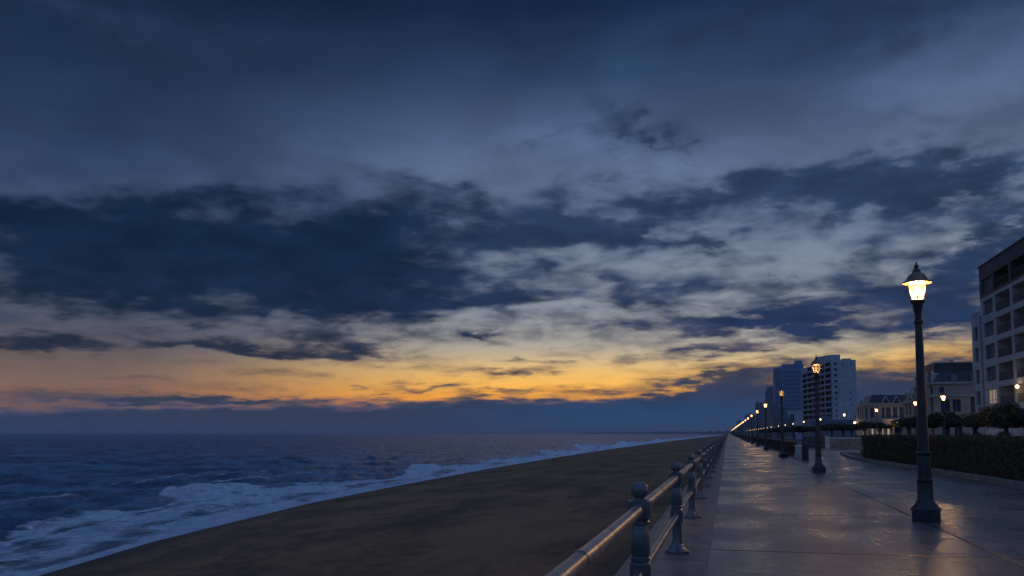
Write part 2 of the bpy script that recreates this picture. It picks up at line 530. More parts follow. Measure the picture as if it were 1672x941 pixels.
# ------------------------------------------------------------------ camera (30 mm, tilted up a little, lens raised)
cam = bpy.data.objects.new('camera', bpy.data.cameras.new('camera'))
COL.objects.link(cam)
cam.location = (0, 0, 1.6)
cam.rotation_euler = (rad(90 + 4.7), 0, rad(14.09))
cam.data.sensor_width = 36.0
cam.data.lens = 36.0 * 1400 / 1672
cam.data.shift_y = 122.0 / 1672
cam.data.clip_start = 0.1
cam.data.clip_end = 60000
sc.camera = cam

# ------------------------------------------------------------------ sky (clouds and glow laid out by compass bearing and elevation, degrees)
# bearing (from the line of the promenade), elevation, half-width, half-height, tilt, weight
CLOUDS = [
(-37.07, 10.52, 15.12, 3.43, 0, 1.4),
(-41.92, 13.08, 9.13, 2.48, 0, 0.35),
(-25.41, 12.88, 8.79, 2.95, -6, 0.8),
(-19.67, 6.69, 13.46, 0.73, 0, 0.3),
(-27.11, 18.19, 3.58, 1.58, 0, 0.3),
(-22.94, 8.38, 6.05, 1.29, 0, 0.6),
(-20.17, 16.22, 4.13, 0.78, -12, 0.4),
(-19.71, 11.67, 6.16, 2.21, -5, 0.35),
(-38.71, 7.72, 10.24, 1.48, 0, 0.3),
(-22.22, 16.34, 4.91, 1.55, -10, 0.3),
(-20.56, 14.44, 5.76, 1.19, -8, 0.35),
(-11.85, 13.12, 5.81, 0.96, -4, 0.8),
(-8.74, 13.47, 2.47, 1.03, -5, 0.7),
(-3.24, 13.02, 3.21, 0.71, -10, 0.7),
(-6.49, 12.42, 2.04, 0.56, -12, 0.5),
(-7.23, 20.08, 4.14, 1.21, -8, 0.5),
(-7.23, 20.0, 7.04, 1.89, -4, 0.4),
(-4.78, 18.79, 1.84, 0.49, -25, 0.3),
(-12.66, 19.78, 2.52, 0.46, 8, 0.25),
(-4.83, 15.32, 6.09, 0.78, 2, 0.5),
(0.37, 15.24, 4.3, 0.92, 0, 0.4),
(8.33, 15.02, 2.21, 1.25, -5, 1.25),
(5.04, 15.19, 1.42, 0.9, 0, 0.4),
(2.5, 15.17, 1.38, 0.91, 0, 0.4),
(11.13, 16.79, 2.4, 0.78, 15, 0.45),
(14.1, 15.51, 3.9, 1.04, 15, 0.6),
(15.53, 11.29, 4.71, 1.4, 22, 0.7),
(13.46, 7.53, 5.19, 1.52, 4, 0.75),
(11.03, 13.93, 4.1, 0.72, 10, 0.35),
(4.75, 7.34, 2.95, 0.54, 0, 1.2),
(3.99, 6.51, 2.05, 0.43, -18, 0.7),
(0.59, 7.22, 2.31, 0.36, 0, 0.4),
(-3.3, 9.53, 8.78, 0.56, 0, 0.2),
(-15.58, 8.68, 9.91, 0.41, 0, 0.5),
(-17.01, 6.8, 1.31, 0.37, 0, 0.6),
(1.7, 5.61, 7.62, 0.31, 5, 0.5),
(-43.37, 5.12, 4.07, 0.43, -2, 0.85),
(-34.05, 5.29, 10.54, 0.35, 0, 0.5),
(-24.89, 5.28, 3.57, 0.4, -10, 0.45),
(-12.08, 4.88, 1.31, 0.33, -8, 0.55),
(-14.75, 4.15, 3.69, 0.29, -2, 0.65),
(-38.56, 3.18, 5.44, 0.26, 0, 0.5),
(-41.19, 2.42, 6.82, 0.29, 0, 0.55),
(-19.64, 3.03, 2.44, 0.2, 0, 0.6),
(-13.52, 2.88, 1.84, 0.2, 3, 0.5),
(-23.51, 2.88, 0.96, 0.16, -4, 0.5),
(-2.97, 5.52, 4.35, 0.28, 5, 0.5),
(-30.65, 2.88, 3.39, 0.2, 0, 0.35),
(-9.03, 2.75, 2.44, 0.2, 2, 0.45),
(-0.26, 3.79, 2.71, 0.24, 8, 0.5),
(-29.57, 5.22, 7.26, 0.35, -3, 0.5),
(-27.66, 6.14, 6.61, 0.52, 0, 0.5),
(-37.49, 2.08, 7.58, 0.22, 0, 0.5),
(-43.16, 3.77, 4.08, 0.21, 0, 0.4),
(-32.12, 1.96, 5.92, 0.23, 0, 0.5),
(-28.39, 3.78, 3.47, 0.24, 0, 0.35),
(-36.87, 4.43, 4.89, 0.23, -4, 0.35),
(-40.99, 5.75, 6.55, 0.36, 0, 0.35),
(10.05, 25.05, 7.79, 1.81, -8, 0.8),
(8.17, 22.99, 4.35, 0.89, -10, 0.35),
(11.89, 18.62, 4.08, 0.62, 8, 0.25),
(-1.04, 23.71, 7.63, 1.35, -6, 0.4),
(-41.06, 24.53, 10.81, 1.29, 0, 0.5),
(-7.15, 26.95, 12.56, 0.87, 0, 0.25),
(-21.93, 25.67, 10.82, 0.78, 4, 0.25),
(-23.64, 0.63, 27.79, 1.08, 0, 1.3),
(-11.48, 0.96, 13.45, 1.22, 0, 0.9),
(2.74, 1.54, 7.11, 1.95, 0, 1.5),
(11.28, 1.94, 8.01, 1.84, 0, 1.5),
(15.79, 2.39, 3.39, 2.13, 0, 1.4),
(-41.76, 0.45, 13.45, 0.79, 0, 0.5),
(-15.56, 2.14, 9.0, 0.37, 0, 0.4),
(2.68, 14.7, 10.7, 2.28, 4, 0.3),
(11.01, 13.57, 7.52, 3.26, 12, 0.2),
(6.31, 10.63, 9.47, 3.04, 6, 0.1),
(-5.7, 10.8, 8.92, 2.4, 0, 0.25),
(14.19, 9.64, 5.78, 2.86, 8, 0.45),
(-9.34, 16.45, 6.22, 1.56, 0, 0.2),
(9.34, 4.97, 6.92, 0.3, 3, 0.1),
(0.51, 3.38, 4.61, 0.4, 14, 0.6),
(2.44, 4.6, 6.42, 0.35, 4, 0.4),
(11.44, 6.48, 4.36, 0.59, 2, 0.5),
(-2.15, 7.1, 5.13, 0.64, 0, 0.6),
(-7.29, 14.63, 7.39, 1.58, 0, 0.25),
(-0.08, 12.56, 3.52, 1.17, -5, 0.25),
(-1.99, 16.15, 6.39, 0.54, 0, 0.2),
(14.99, 13.46, 3.82, 2.1, 0, 0.3),
(5.51, 8.19, 12.09, 1.38, 2, 0.22),
(-6.12, 9.21, 12.16, 1.81, 0, 0.25),
(2.48, 6.25, 11.34, 0.63, 0, 0.22),
]


def build_world():
    w = bpy.data.worlds.new('World'); sc.world = w; w.use_nodes = True
    t = NT(w.node_tree)
    bg = w.node_tree.nodes['Background']
    d = t.vm('NORMALIZE', t.n('ShaderNodeTexCoord').outputs['Generated'])
    sp = t.n('ShaderNodeSeparateXYZ'); t.put(sp.inputs[0], d)
    dx, dy, dz = sp.outputs
    az = t.m('MULTIPLY', t.m('ARCTAN2', dx, dy), 180 / PI)
    el = t.m('MULTIPLY', t.m('ARCSINE', dz), 180 / PI)
    # cloud-deck coordinates: a flat layer seen in perspective
    q = t.m('ADD', t.m('MAXIMUM', dz, 0.0), 0.11)
    pl = t.n('ShaderNodeCombineXYZ')
    t.put(pl.inputs[0], t.m('DIVIDE', dx, q)); t.put(pl.inputs[1], t.m('DIVIDE', dy, q))
    P = pl.outputs[0]
    q2 = t.m('ADD', t.m('MAXIMUM', dz, 0.0), 0.24)
    pl2 = t.n('ShaderNodeCombineXYZ')
    t.put(pl2.inputs[0], t.m('DIVIDE', dx, q2)); t.put(pl2.inputs[1], t.m('DIVIDE', dy, q2))
    P2 = pl2.outputs[0]
    # warp
    wv = t.noise(P, 2.3, 5, 0.6, out=1)
    wv2 = t.noise(P2, 9.0, 5, 0.6, out=1)
    ae = t.n('ShaderNodeCombineXYZ'); t.put(ae.inputs[0], az); t.put(ae.inputs[1], el)
    sc1 = t.n('ShaderNodeCombineXYZ')
    wa = t.m('MULTIPLY_ADD', t.m('MAXIMUM', el, 0), 0.12, 0.45)      # warp grows with elevation
    t.put(sc1.inputs[0], t.m('MULTIPLY', wa, 4.5)); t.put(sc1.inputs[1], wa)
    off = t.vm('MULTIPLY', t.vm('SUBTRACT', wv, (0.5, 0.5, 0.5)), sc1.outputs[0])
    off = t.vm('SCALE', off); off.node.inputs[3].default_value = 2.4
    off2 = t.vm('MULTIPLY', t.vm('SUBTRACT', wv2, (0.5, 0.5, 0.5)), sc1.outputs[0])
    off2 = t.vm('SCALE', off2); off2.node.inputs[3].default_value = 1.1
    W = t.vm('MULTIPLY', t.vm('ADD', t.vm('ADD', ae.outputs[0], off), off2), (1, 1, 0))
    # the running sum rides in z, so that the clouds are evaluated one after another
    for (a, e, rx, ry, rot, s) in CLOUDS:
        v = t.map(W, loc=(a, e, 0), rot=(0, 0, rad(rot)), scale=(rx, ry, 1e8), typ='TEXTURE')
        g = t.m('EXPONENT', t.m('MULTIPLY', t.vm('DOT_PRODUCT', v, v, out=1), -1.0))
        cz = t.n('ShaderNodeCombineXYZ'); t.put(cz.inputs[2], t.m('MULTIPLY', g, s))
        W = t.vm('ADD', W, cz.outputs[0])
    ac = t.n('ShaderNodeSeparateXYZ'); t.put(ac.inputs[0], W); acc = ac.outputs[2]
    n1 = t.noise(t.map(P, loc=(4.2, 1.7, 0.4)), 3.0, 6, 0.52, dist=0.25)
    n2 = t.noise(t.map(P2, loc=(1.2, 7.7, 2.4)), 8.5, 6, 0.55, dist=0.3)
    amp = t.ss(1.0, 9.0, el, 0.35, 1.0)
    calm = t.m('MULTIPLY', t.ss(-13.0, -24.0, az), t.ss(8.0, 12.0, el))       # the overcast bank out at sea is smoother
    amp = t.m('MULTIPLY', amp, t.m('MULTIPLY_ADD', calm, -0.68, 1.0))
    amp = t.m('MULTIPLY', amp, t.ss(16.0, 20.5, el, 1.0, 0.62))
    D = t.m('ADD', acc, t.m('MULTIPLY', amp, t.m('MULTIPLY_ADD', n1, 1.1, -0.52)))
    D = t.m('ADD', D, t.m('MULTIPLY', amp, t.m('MULTIPLY_ADD', n2, 1.9, -0.93)))
    # clear sky: glow toward the sunset, dimmer and redder away from it
    elr = t.m('SUBTRACT', el, t.ss(7.0, 13.0, az, 0.0, 1.3))          # the glow band stands higher over the town
    elr = t.m('MAXIMUM', elr, t.m('MULTIPLY', el, 0.7))
    elr = t.m('ADD', elr, t.ss(3.6, 6.4, el, 0.0, 0.9))
    def rmp(stops): return t.ramp(t.m('DIVIDE', elr, 45.0, clamp=True), [(e / 45.0, lin(*c)) for e, c in stops])
    mid = rmp([(0, (236, 140, 40)), (1.6, (246, 152, 36)), (2.5, (250, 166, 46)), (3.3, (246, 182, 84)), (4.4, (232, 191, 120)), (5.6, (203, 183, 149)),
               (7.0, (170, 166, 158)), (9, (144, 152, 162)), (12, (124, 138, 158)), (16, (103, 122, 150)), (20, (80, 101, 133)), (24, (46, 70, 102)), (28, (22, 46, 76)), (34, (28, 50, 88)), (45, (34, 58, 104))])
    lef = rmp([(0, (128, 84, 70)), (1.4, (118, 84, 70)), (2.3, (126, 90, 74)), (3.2, (120, 96, 86)), (4.5, (106, 92, 90)), (6, (88, 84, 96)), (8, (60, 72, 98)), (12, (50, 68, 100)),
               (20, (36, 60, 90)), (24, (22, 45, 71)), (28, (14, 34, 58)), (34, (24, 46, 86)), (45, (32, 56, 100))])
    eas = rmp([(0, (90, 109, 144)), (6, (97, 120, 158)), (20, (98, 127, 174)), (45, (86, 117, 172))])
    wl = t.ss(-41.0, -12.0, az)
    clear = t.mix(wl, lef, mid)
    clear = t.vm('SCALE', clear); t.put(clear.node.inputs[3], t.ss(1.0, 5.5, el, 1.4, 1.0))
    nlow = t.noise(t.map(P2, loc=(2.2, 5.1, 0.7)), 2.6, 4, 0.5, dist=0.4)
    clear = t.vm('SCALE', clear); t.put(clear.node.inputs[3], t.m('MULTIPLY_ADD', t.m('SUBTRACT', t.ss(0.32, 0.68, nlow), 0.62), t.ss(12.0, 18.0, el, 0.0, 0.45), 1.0))
    nis = t.n('ShaderNodeTexSky', sky_type='NISHITA')
    nis.sun_disc = False; nis.sun_elevation = rad(1.0); nis.sun_rotation = rad(-9); nis.dust_density = 2.0
    clear = t.vm('ADD', clear, t.vm('MULTIPLY', nis.outputs[0], (0.0008, 0.0008, 0.0008)))
    # clouds: thin veils take the light of the glow, thick ones are slate blue
    def rmc(stops): return t.ramp(t.m('DIVIDE', el, 45.0, clamp=True), [(e / 45.0, lin(*c)) for e, c in stops])
    thin = rmc([(0, (50, 78, 114)), (1.8, (50, 72, 106)), (2.6, (104, 86, 78)), (4, (116, 96, 84)), (6, (92, 92, 104)), (9, (70, 82, 106)), (14, (66, 84, 112)), (20, (54, 74, 102)), (28, (24, 44, 70)), (45, (44, 66, 108))])
    thick = rmc([(0, (44, 74, 112)), (1.5, (40, 70, 108)), (2.4, (50, 62, 90)), (4, (58, 62, 82)), (6, (36, 54, 88)), (10, (38, 58, 86)), (14, (42, 62, 90)), (20, (42, 62, 88)), (28, (24, 42, 66)), (45, (40, 62, 104))])
    dark = rmc([(0, (52, 66, 92)), (2, (54, 60, 78)), (4, (48, 52, 70)), (7, (26, 44, 68)), (12, (18, 39, 62)), (16, (20, 41, 65)), (22, (25, 47, 74)), (45, (36, 58, 100))])
    lw = t.ss(-9.0, -24.0, az)
    th = t.mix(lw, thick, dark)
    body = t.mix(t.ss(0.45, 1.25, D), thin, th)
    n3 = t.noise(t.map(P2, loc=(8.2, 3.7, 1.4)), 7.0, 6, 0.55, dist=0.35)
    vv = t.m('MULTIPLY_ADD', t.m('SUBTRACT', t.ss(0.3, 0.7, n3), 0.5), t.ss(0.5, 6.0, el, 0.1, 0.42), 1.0)
    body = t.vm('SCALE', body); t.put(body.node.inputs[3], vv)
    hi = t.ss(0.0, 0.95, D)
    lo = t.ss(-0.45, 1.3, D)
    al = t.m('ADD', t.m('MULTIPLY', lo, calm), t.m('MULTIPLY', hi, t.m('SUBTRACT', 1.0, calm)))
    sky = t.mix(al, clear, body)
    # the sky behind the camera and overhead, still blue with the last daylight
    ov = t.m('MULTIPLY', t.ss(0.0, 0.65, D), 0.35)
    east = t.mix(ov, eas, lin(82, 106, 150))
    we = t.ss(62.0, 100.0, t.m('ABSOLUTE', az))
    we = t.m('MAXIMUM', we, t.ss(30.0, 55.0, el))
    sky = t.mix(we, sky, east)
    sky = t.mix(t.ss(0.0, -2.0, el), sky, lin(30, 38, 56))
    sk = t.vm('SCALE', sky); sk.node.inputs[3].default_value = 10.0
    t.put(bg.inputs['Color'], sk)
    bg.inputs['Strength'].default_value = 0.1


build_world()
sun = bpy.data.objects.new('sun', bpy.data.lights.new('sun', 'SUN'))
COL.objects.link(sun)
sun.data.energy = 0.01; sun.data.angle = rad(35); sun.data.color = (1.0, 0.68, 0.40)
sun.rotation_euler = Vector((math.sin(rad(-9)) * math.cos(rad(3)), math.cos(rad(-9)) * math.cos(rad(3)), math.sin(rad(3)))).to_track_quat('Z', 'Y').to_euler()

# ------------------------------------------------------------------ shore line, sea, beach
SHY = [-60, -20, 0, 10, 21, 28.8, 46, 64, 97, 150, 227, 474, 800, 1353, 2200, 6000]
SHX = [2, -8, -14.5, -17, -19.4, -21.3, -23.9, -25.3, -27.1, -28.6, -29.7, -29.5, -27.5, -20, -4, 120]
SEA_Z = -2.5
def shore(y): return np.interp(y, SHY, SHX)
FY = [-50, 10, 29, 33, 41, 52, 58, 70, 84, 95, 112, 150, 180, 215, 254, 300, 352, 450, 700, 2000]
FT = [6, 6, 7.5, 9.5, 9.8, 10.8, 8.8, 6.0, 6.6, 9.0, 6.0, 6.5, 9, 8, 16, 10, 14, 11, 10, 9]


def sea_fields(X, Y):
    r = np.hypot(X, Y)
    t = shore(Y) - X
    fe = np.interp(Y, FY, FT) + 1.6 * fbm(Y * 0.12, X * 0 + 3.0, 3, 5)
    shal = sstep(0.0, 9.0, t)
    far = 1 - sstep(500, 2500, r)
    wa = fbm(X * 0.035, Y * 0.025, 3, 2) * 9
    h = 0.20 * np.sin((t + wa + Y * 0.12) * 2 * PI / 13.0) * (0.6 + 0.9 * vnoise(X * 0.03, Y * 0.018, 9))
    h = h + 0.12 * np.sin((t * 0.9 - wa * 1.4 - Y * 0.25) * 2 * PI / 6.1) * (0.6 + 0.8 * vnoise(X * 0.06, Y * 0.03, 12))
    c = fbm(X * 0.42, Y * 0.24, 4, 21)
    h = h + 0.24 * (1 - 2 * np.abs(c)) + 0.16 * fbm(X * 1.1, Y * 0.7, 3, 33)
    h = h * (0.30 + 0.70 * shal) + 0.05 * fbm(X * 1.6, Y * 0.8, 3, 35)
    # breaking crests at the outer edge of the wash
    loc = 0
    for (y0, wy, a) in ((50, 7, 0.55), (36, 5, 0.22), (92, 9, 0.5), (130, 8, 0.25), (180, 14, 0.4), (254, 22, 0.75), (352, 26, 0.8), (520, 50, 0.7)):
        loc = loc + a * np.exp(-((Y - y0) / wy) ** 2)
    u = t - (fe - 0.8)
    ridge = np.where(u > 0, np.exp(-(u / 1.9) ** 2), np.exp(-(u / 0.9) ** 2))
    h = h + loc * ridge * (1 + 0.5 * fbm(X * 0.5, Y * 0.5, 3, 41))
    inn = np.exp(-((t - fe * 0.45) / 0.8) ** 2) * 0.16 * (0.5 + vnoise(Y * 0.15, X * 0.1, 44))
    h = (h + inn) * far
    h = h - 0.06 * sstep(1.0, -1.0, t)
    foam = 0.90 * sstep(1.3, -1.2, u + 2.4 * fbm(X * 0.45, Y * 0.16, 3, 51)) 
    foam = foam * (0.90 + 0.17 * np.sin((t + 1.3 * fbm(X * 0.25, Y * 0.12, 3, 65) * 2) * 2 * PI / 2.9))
    foam = foam * (0.70 + 0.30 * sstep(0.32, -0.25, fbm(X * 0.3, Y * 0.16, 3, 61)))
    foam = np.maximum(foam, np.clip(loc * 2.0, 0, 0.82) * sstep(1.3, 0.0, u) * sstep(-5, -2, u))
    caps = sstep(0.30, 0.5, fbm(X * 0.2, Y * 0.1, 4, 71)) * 0.38 * sstep(60, 10, t - fe)
    foam = np.maximum(foam, caps)
    for (dt, sd, k0) in ((5.5, 101, 0.62), (12.0, 111, 0.58), (21.0, 121, 0.56)):     # thin broken crests farther out
        tl = t - fe - dt - 3.0 * fbm(Y * 0.03, X * 0 + dt, 3, sd)
        br = sstep(0.0, 0.35, fbm(Y * 0.045 + dt, X * 0.02, 3, sd + 5))
        ln = np.where(tl > 0, np.exp(-(tl / 1.0) ** 2), np.exp(-(tl / 0.6) ** 2)) * br
        foam = np.maximum(foam, k0 * ln); h = h + 0.30 * ln * far
    foam = np.maximum(foam, 0.85 * sstep(1.4, 0.2, t))
    h = h * sstep(-0.5, 3.5, t) + (-0.06) * sstep(1.0, -1.0, t)
    return h, foam


def polar_grid(az, rr):
    A, Rr = np.meshgrid(az, rr)
    X = Rr * np.sin(A); Y = Rr * np.cos(A)
    nr, na = X.shape
    idx = np.arange(nr * na).reshape(nr, na)
    F = np.stack([idx[:-1, :-1], idx[:-1, 1:], idx[1:, 1:], idx[1:, :-1]], -1).reshape(-1, 4)
    return X, Y, F[:, ::-1]


dyp = np.concatenate([np.arange(420, 12, -1.0), np.geomspace(12, 0.16, 60)])
X, Y, F = polar_grid(np.radians(np.concatenate([np.arange(-100, -50, 0.5), np.arange(-50, 2.5, 0.085), np.arange(2.5, 12, 0.4)])), 4.1 * 1400 / dyp)
h, foam = sea_fields(X, Y)
V = np.stack([X, Y, SEA_Z + h], -1).reshape(-1, 3)
tt = (shore(Y) - X).ravel()
keep = tt[F].max(axis=1) > -8
me = np_mesh('sea', V, F[keep][:, ::-1], {'foam': foam.ravel()})
me.shade_smooth()
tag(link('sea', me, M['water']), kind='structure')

# beach: one graded sheet from the sea wall down under the water
ys = np.concatenate([np.arange(-30, 6, 1.5), 6 * np.exp(np.arange(0, 330) * 0.0185)])
us = np.concatenate([np.linspace(0, 1, 150), np.linspace(1.02, 1.5, 14)])
YY, UU = np.meshgrid(ys, us, indexing='ij')
SX = shore(YY); X0 = -1.22
XX = X0 + (SX - X0) * UU
run = np.clip((XX - SX) / np.maximum(1, (X0 - SX)), -1, 1)
ZZ = SEA_Z - 0.02 + np.where(run > 0, 1.25 * run ** 0.9 * np.clip((X0 - SX) / 22, 0.3, 1.0), run * 3.0)
land = sstep(0.0, 0.12, run)
ZZ = ZZ + land * (0.10 * fbm(XX * 0.16, YY * 0.08, 4, 81) + 0.05 * fbm(XX * 0.9, YY * 0.6, 4, 91)) * (1 - sstep(200, 600, YY))
pits = np.clip(vnoise(XX * 1.3, YY * 0.9, 95) - 0.45, 0, 1)
ZZ = ZZ - land * 0.20 * pits * (1 - sstep(60, 120, YY))
wet = sstep(0.10, 0.0, run + 0.03 * fbm(YY * 0.15, XX * 0.0, 3, 97))
nI, nJ = XX.shape
idx = np.arange(nI * nJ).reshape(nI, nJ)
F = np.stack([idx[:-1, :-1], idx[1:, :-1], idx[1:, 1:], idx[:-1, 1:]], -1).reshape(-1, 4)
me = np_mesh('beach', np.stack([XX, YY, ZZ], -1).reshape(-1, 3), F[:, ::-1], {'wet': wet.ravel()})
me.shade_smooth()
tag(link('beach', me, M['sand']), kind='structure')

# far headland on the horizon
b = MB()
for (x0, x1, y, hh, dep) in ((-900, -180, 5200, 9, 500), (-420, -30, 4300, 11, 500), (-120, 60, 3400, 12, 400)):
    n = 24
    for k in range(n):
        xa = x0 + (x1 - x0) * k / n; xb = x0 + (x1 - x0) * (k + 1) / n
        ha = hh * (0.45 + 0.55 * abs(math.sin(k * 0.7) * math.sin(PI * k / n))); hb = hh * (0.45 + 0.55 * abs(math.sin((k + 1) * 0.7) * math.sin(PI * (k + 1) / n)))
        b.poly([(xa, y, -4), (xb, y, -4), (xb, y + 60, hb), (xa, y + 60, ha)])
        b.poly([(xa, y + 60, ha), (xb, y + 60, hb), (xb, y + dep, -4), (xa, y + dep, -4)])
tag(b.build('hills', M['hill']), kind='structure')

# ------------------------------------------------------------------ ground, road, promenade
def sheet(name, poly, z, mat):
    b = MB(); b.poly([(x, y, z) for x, y in poly]); return tag(b.build(name, mat, smooth=False), kind='structure')

sheet('ground', [(-0.9, -60), (3000, -60), (3000, 6000), (200, 6000), (-0.9, 1500)], -0.06, M['grass'])
sheet('pavement', [(4.7, 40), (14.6, 40), (14.6, 2400), (4.7, 2400)], -0.03, M['asphalt'])
sheet('promenade', [(-0.27, -30), (13.5, -30), (13.5, 93.9), (4.75, 93.9), (4.75, 1800), (-0.27, 1800)], 0.0, M['paving'])
b = MB(); b.box(-1.27, -0.272, -30, 1800, -2.2, 0.006); tag(b.build('sea_wall_kerb', M['kerb'], smooth=False), kind='structure')
sheet('road', [(18.9, -40), (26.5, -40), (26.5, 2400), (18.9, 2400)], -0.05, M['asphalt'])
b = MB()
for k in range(90):
    y = -30 + k * 9
    b.poly([(22.6, y, -0.046), (22.74, y, -0.046), (22.74, y + 3, -0.046), (22.6, y + 3, -0.046)])
tag(b.build('road_markings', M['line'], smooth=False), kind='structure')
b = MB(); b.box(18.6, 18.9, -40, 2400, -0.2, 0.06); b.box(26.5, 26.8, -40, 2400, -0.2, 0.06); tag(b.build('road_kerb', M['edging'], smooth=False), kind='structure')
sheet('sidewalk', [(26.8, -40), (29.0, -40), (29.0, 2400), (26.8, 2400)], 0.05, M['stone'])

# planting bed of the hedge with its stone edging
BED = [(8.9, -20), (8.45, 28.2), (8.0, 42), (7.42, 55.6), (7.75, 62), (8.35, 69.4), (8.9, 69.9), (11.5, 68.0), (13.4, 66.5), (13.4, -20)]
sheet('planting_bed', BED[::-1] if False else BED, 0.09, M['soil'])
b = MB()
for k in range(7):
    p0 = Vector((*BED[k], 0)); p1 = Vector((*BED[k + 1], 0)); d = (p1 - p0).normalized(); nn = Vector((d.y, -d.x, 0))
    L = (p1 - p0).length; nst = max(1, int(L / 2.4))
    for j in range(nst):
        b.obox(p0, d, nn, L * j / nst + 0.006, L * (j + 1) / nst - 0.006, -0.12, 0.12, -0.02, 0.16 + 0.004 * (j % 2))
tag(b.build('bed_edging', M['edging'], smooth=False), kind='structure')

# ------------------------------------------------------------------ leaves
def leaf_quads(P, Nrm, size, jit=0.8, seed=1):
    """one small folded quad per point"""
    R = np.random.RandomState(seed); n = len(P)
    N = Nrm + R.normal(0, jit, (n, 3)); N /= np.linalg.norm(N, axis=1)[:, None]
    A = np.cross(N, R.normal(0, 1, (n, 3))); A /= np.linalg.norm(A, axis=1)[:, None]
    B = np.cross(N, A)
    s = (size * R.uniform(0.6, 1.4, n))[:, None]
    V = np.stack([P - A * s, P + B * s * 0.55, P + A * s, P - B * s * 0.55], 1).reshape(-1, 3)
    return V, np.arange(4 * n).reshape(-1, 4)


def hedge():
    path = [Vector(p) for p in ((9.45, -6, 0), (8.85, 28.2, 0), (8.42, 42, 0), (7.80, 55.8, 0))]
    root = empty('hedge', (8.6, 40, 0.09), 'long low clipped dark hedge behind the stone edging of the wet promenade', 'hedge')
    core = MB(); PT = []; NM = []
    H = 1.40; Wd = 1.7; R = np.random.RandomState(3)
    for k in range(3):
        p0, p1 = path[k], path[k + 1]; d = (p1 - p0).normalized(); n = Vector((d.y, -d.x, 0)); L = (p1 - p0).length
        if n.x < 0: n = -n
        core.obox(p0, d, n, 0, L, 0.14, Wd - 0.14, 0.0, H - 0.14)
        dens = 240 if k == 0 else 560
        def put(cnt, fu, fn, fz, nrm):
            u = fu(cnt); w = fn(cnt); z = fz(cnt)
            lump = 0.075 * vnoise(u * 0.9 + 31 * k, z * 2.2, 5) + 0.05 * vnoise(u * 2.6, z * 4 + w * 3, 6)
            P = np.array(p0)[None] + np.outer(u, d) + np.outer(w, n); P[:, 2] += z
            P += np.outer(lump, nrm)
            gap = vnoise(u * 1.9 + 7, z * 3.1 + w * 2.0, 8) > -0.62
            PT.append(P[gap]); NM.append(np.repeat(np.array(nrm)[None], gap.sum(), 0))
        c = int(L * H * dens)
        put(c, lambda m: R.uniform(0, L, m), lambda m: R.uniform(0, 0.17, m), lambda m: R.uniform(0, H, m), -n)
        c = int(L * Wd * dens * 0.5)
        put(c, lambda m: R.uniform(0, L, m), lambda m: R.uniform(0, Wd, m), lambda m: R.uniform(H - 0.15, H, m), Vector((0, 0, 1)))
        if k == 2:
            put(int(Wd * H * dens), lambda m: R.uniform(L - 0.12, L, m), lambda m: R.uniform(0, Wd, m), lambda m: R.uniform(0, H, m), d)
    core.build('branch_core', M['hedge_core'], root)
    V, Fq = leaf_quads(np.concatenate(PT), np.concatenate(NM), 0.036, 0.55, 4)
    o = link('foliage', np_mesh('foliage', V, Fq), M['hedge'], root)
    for c in root.children: c.matrix_parent_inverse = Matrix.Translation(-Vector(root.location))
    for c in (o,): pass
    return root

hd = hedge()
for c in bpy.data.objects:
    if c.parent == hd: c.matrix_parent_inverse = Matrix.Translation((-8.6, -40, 0.0))


def crown_mesh(seed, rx, ry, rz, n, leaf, flat=0.45, lobes=9):
    """crown centred at the origin: leaf clumps round several lobes, hollow between them"""
    R = np.random.RandomState(seed)
    P = []; Nn = []
    cs = []
    for k in range(lobes):
        a = 2 * PI * k / lobes + R.uniform(-0.3, 0.3); q = R.uniform(0.35, 0.72)
        cs.append((rx * q * math.cos(a), ry * q * math.sin(a), rz * R.uniform(-0.35, 0.35), R.uniform(0.36, 0.52)))
    cs.append((0, 0, rz * 0.3, 0.6)); cs.append((0, 0, -rz * 0.15, 0.55))
    per = n // len(cs)
    for (cx, cy, cz, q) in cs:
        ncl = 26
        D = R.normal(0, 1, (ncl, 3)); D /= np.linalg.norm(D, axis=1)[:, None]
        C = D * np.array([rx * q, ry * q, rz * q * 1.15]) * R.uniform(0.72, 1.08, (ncl, 1)) + np.array([cx, cy, cz])
        which = R.randint(0, ncl, per)
        J = R.normal(0, 1, (per, 3)) * np.array([rx, ry, rz]) * 0.085
        P.append(C[which] + J); Nn.append(D[which])
    P = np.concatenate(P); Nn = np.concatenate(Nn)
    P[:, 2] = np.maximum(P[:, 2], -rz * flat - 0.15 * rz * np.abs(vnoise(P[:, 0] * 1.5, P[:, 1] * 1.5, seed)) - 0.05)
    V, Fq = leaf_quads(P, Nn, leaf, 0.8, seed)
    return np_mesh('crown', V, Fq)


def trunk_mesh(seed, h, r, rx, rz):
    R = random.Random(seed); b = MB()
    pts = [(0, 0, -0.1), (0.03, 0, h * 0.3), (-0.02, 0.03, h * 0.62), (0.0, 0, h * 0.8)]
    b.tube(pts, [r * 1.35, r, r * 0.85, r * 0.7], 9)
    for k in range(6):
        a = 2 * PI * k / 6 + R.uniform(-0.3, 0.3); q = rx * R.uniform(0.4, 0.65)
        b.tube([(0, 0, h * 0.6 + 0.05 * k), (q * 0.35 * math.cos(a), q * 0.35 * math.sin(a), h * 0.85), (q * math.cos(a), q * math.sin(a), h + rz * R.uniform(-0.1, 0.35))], [r * 0.5, r * 0.36, r * 0.14], 7)
    return b.mesh('trunk')


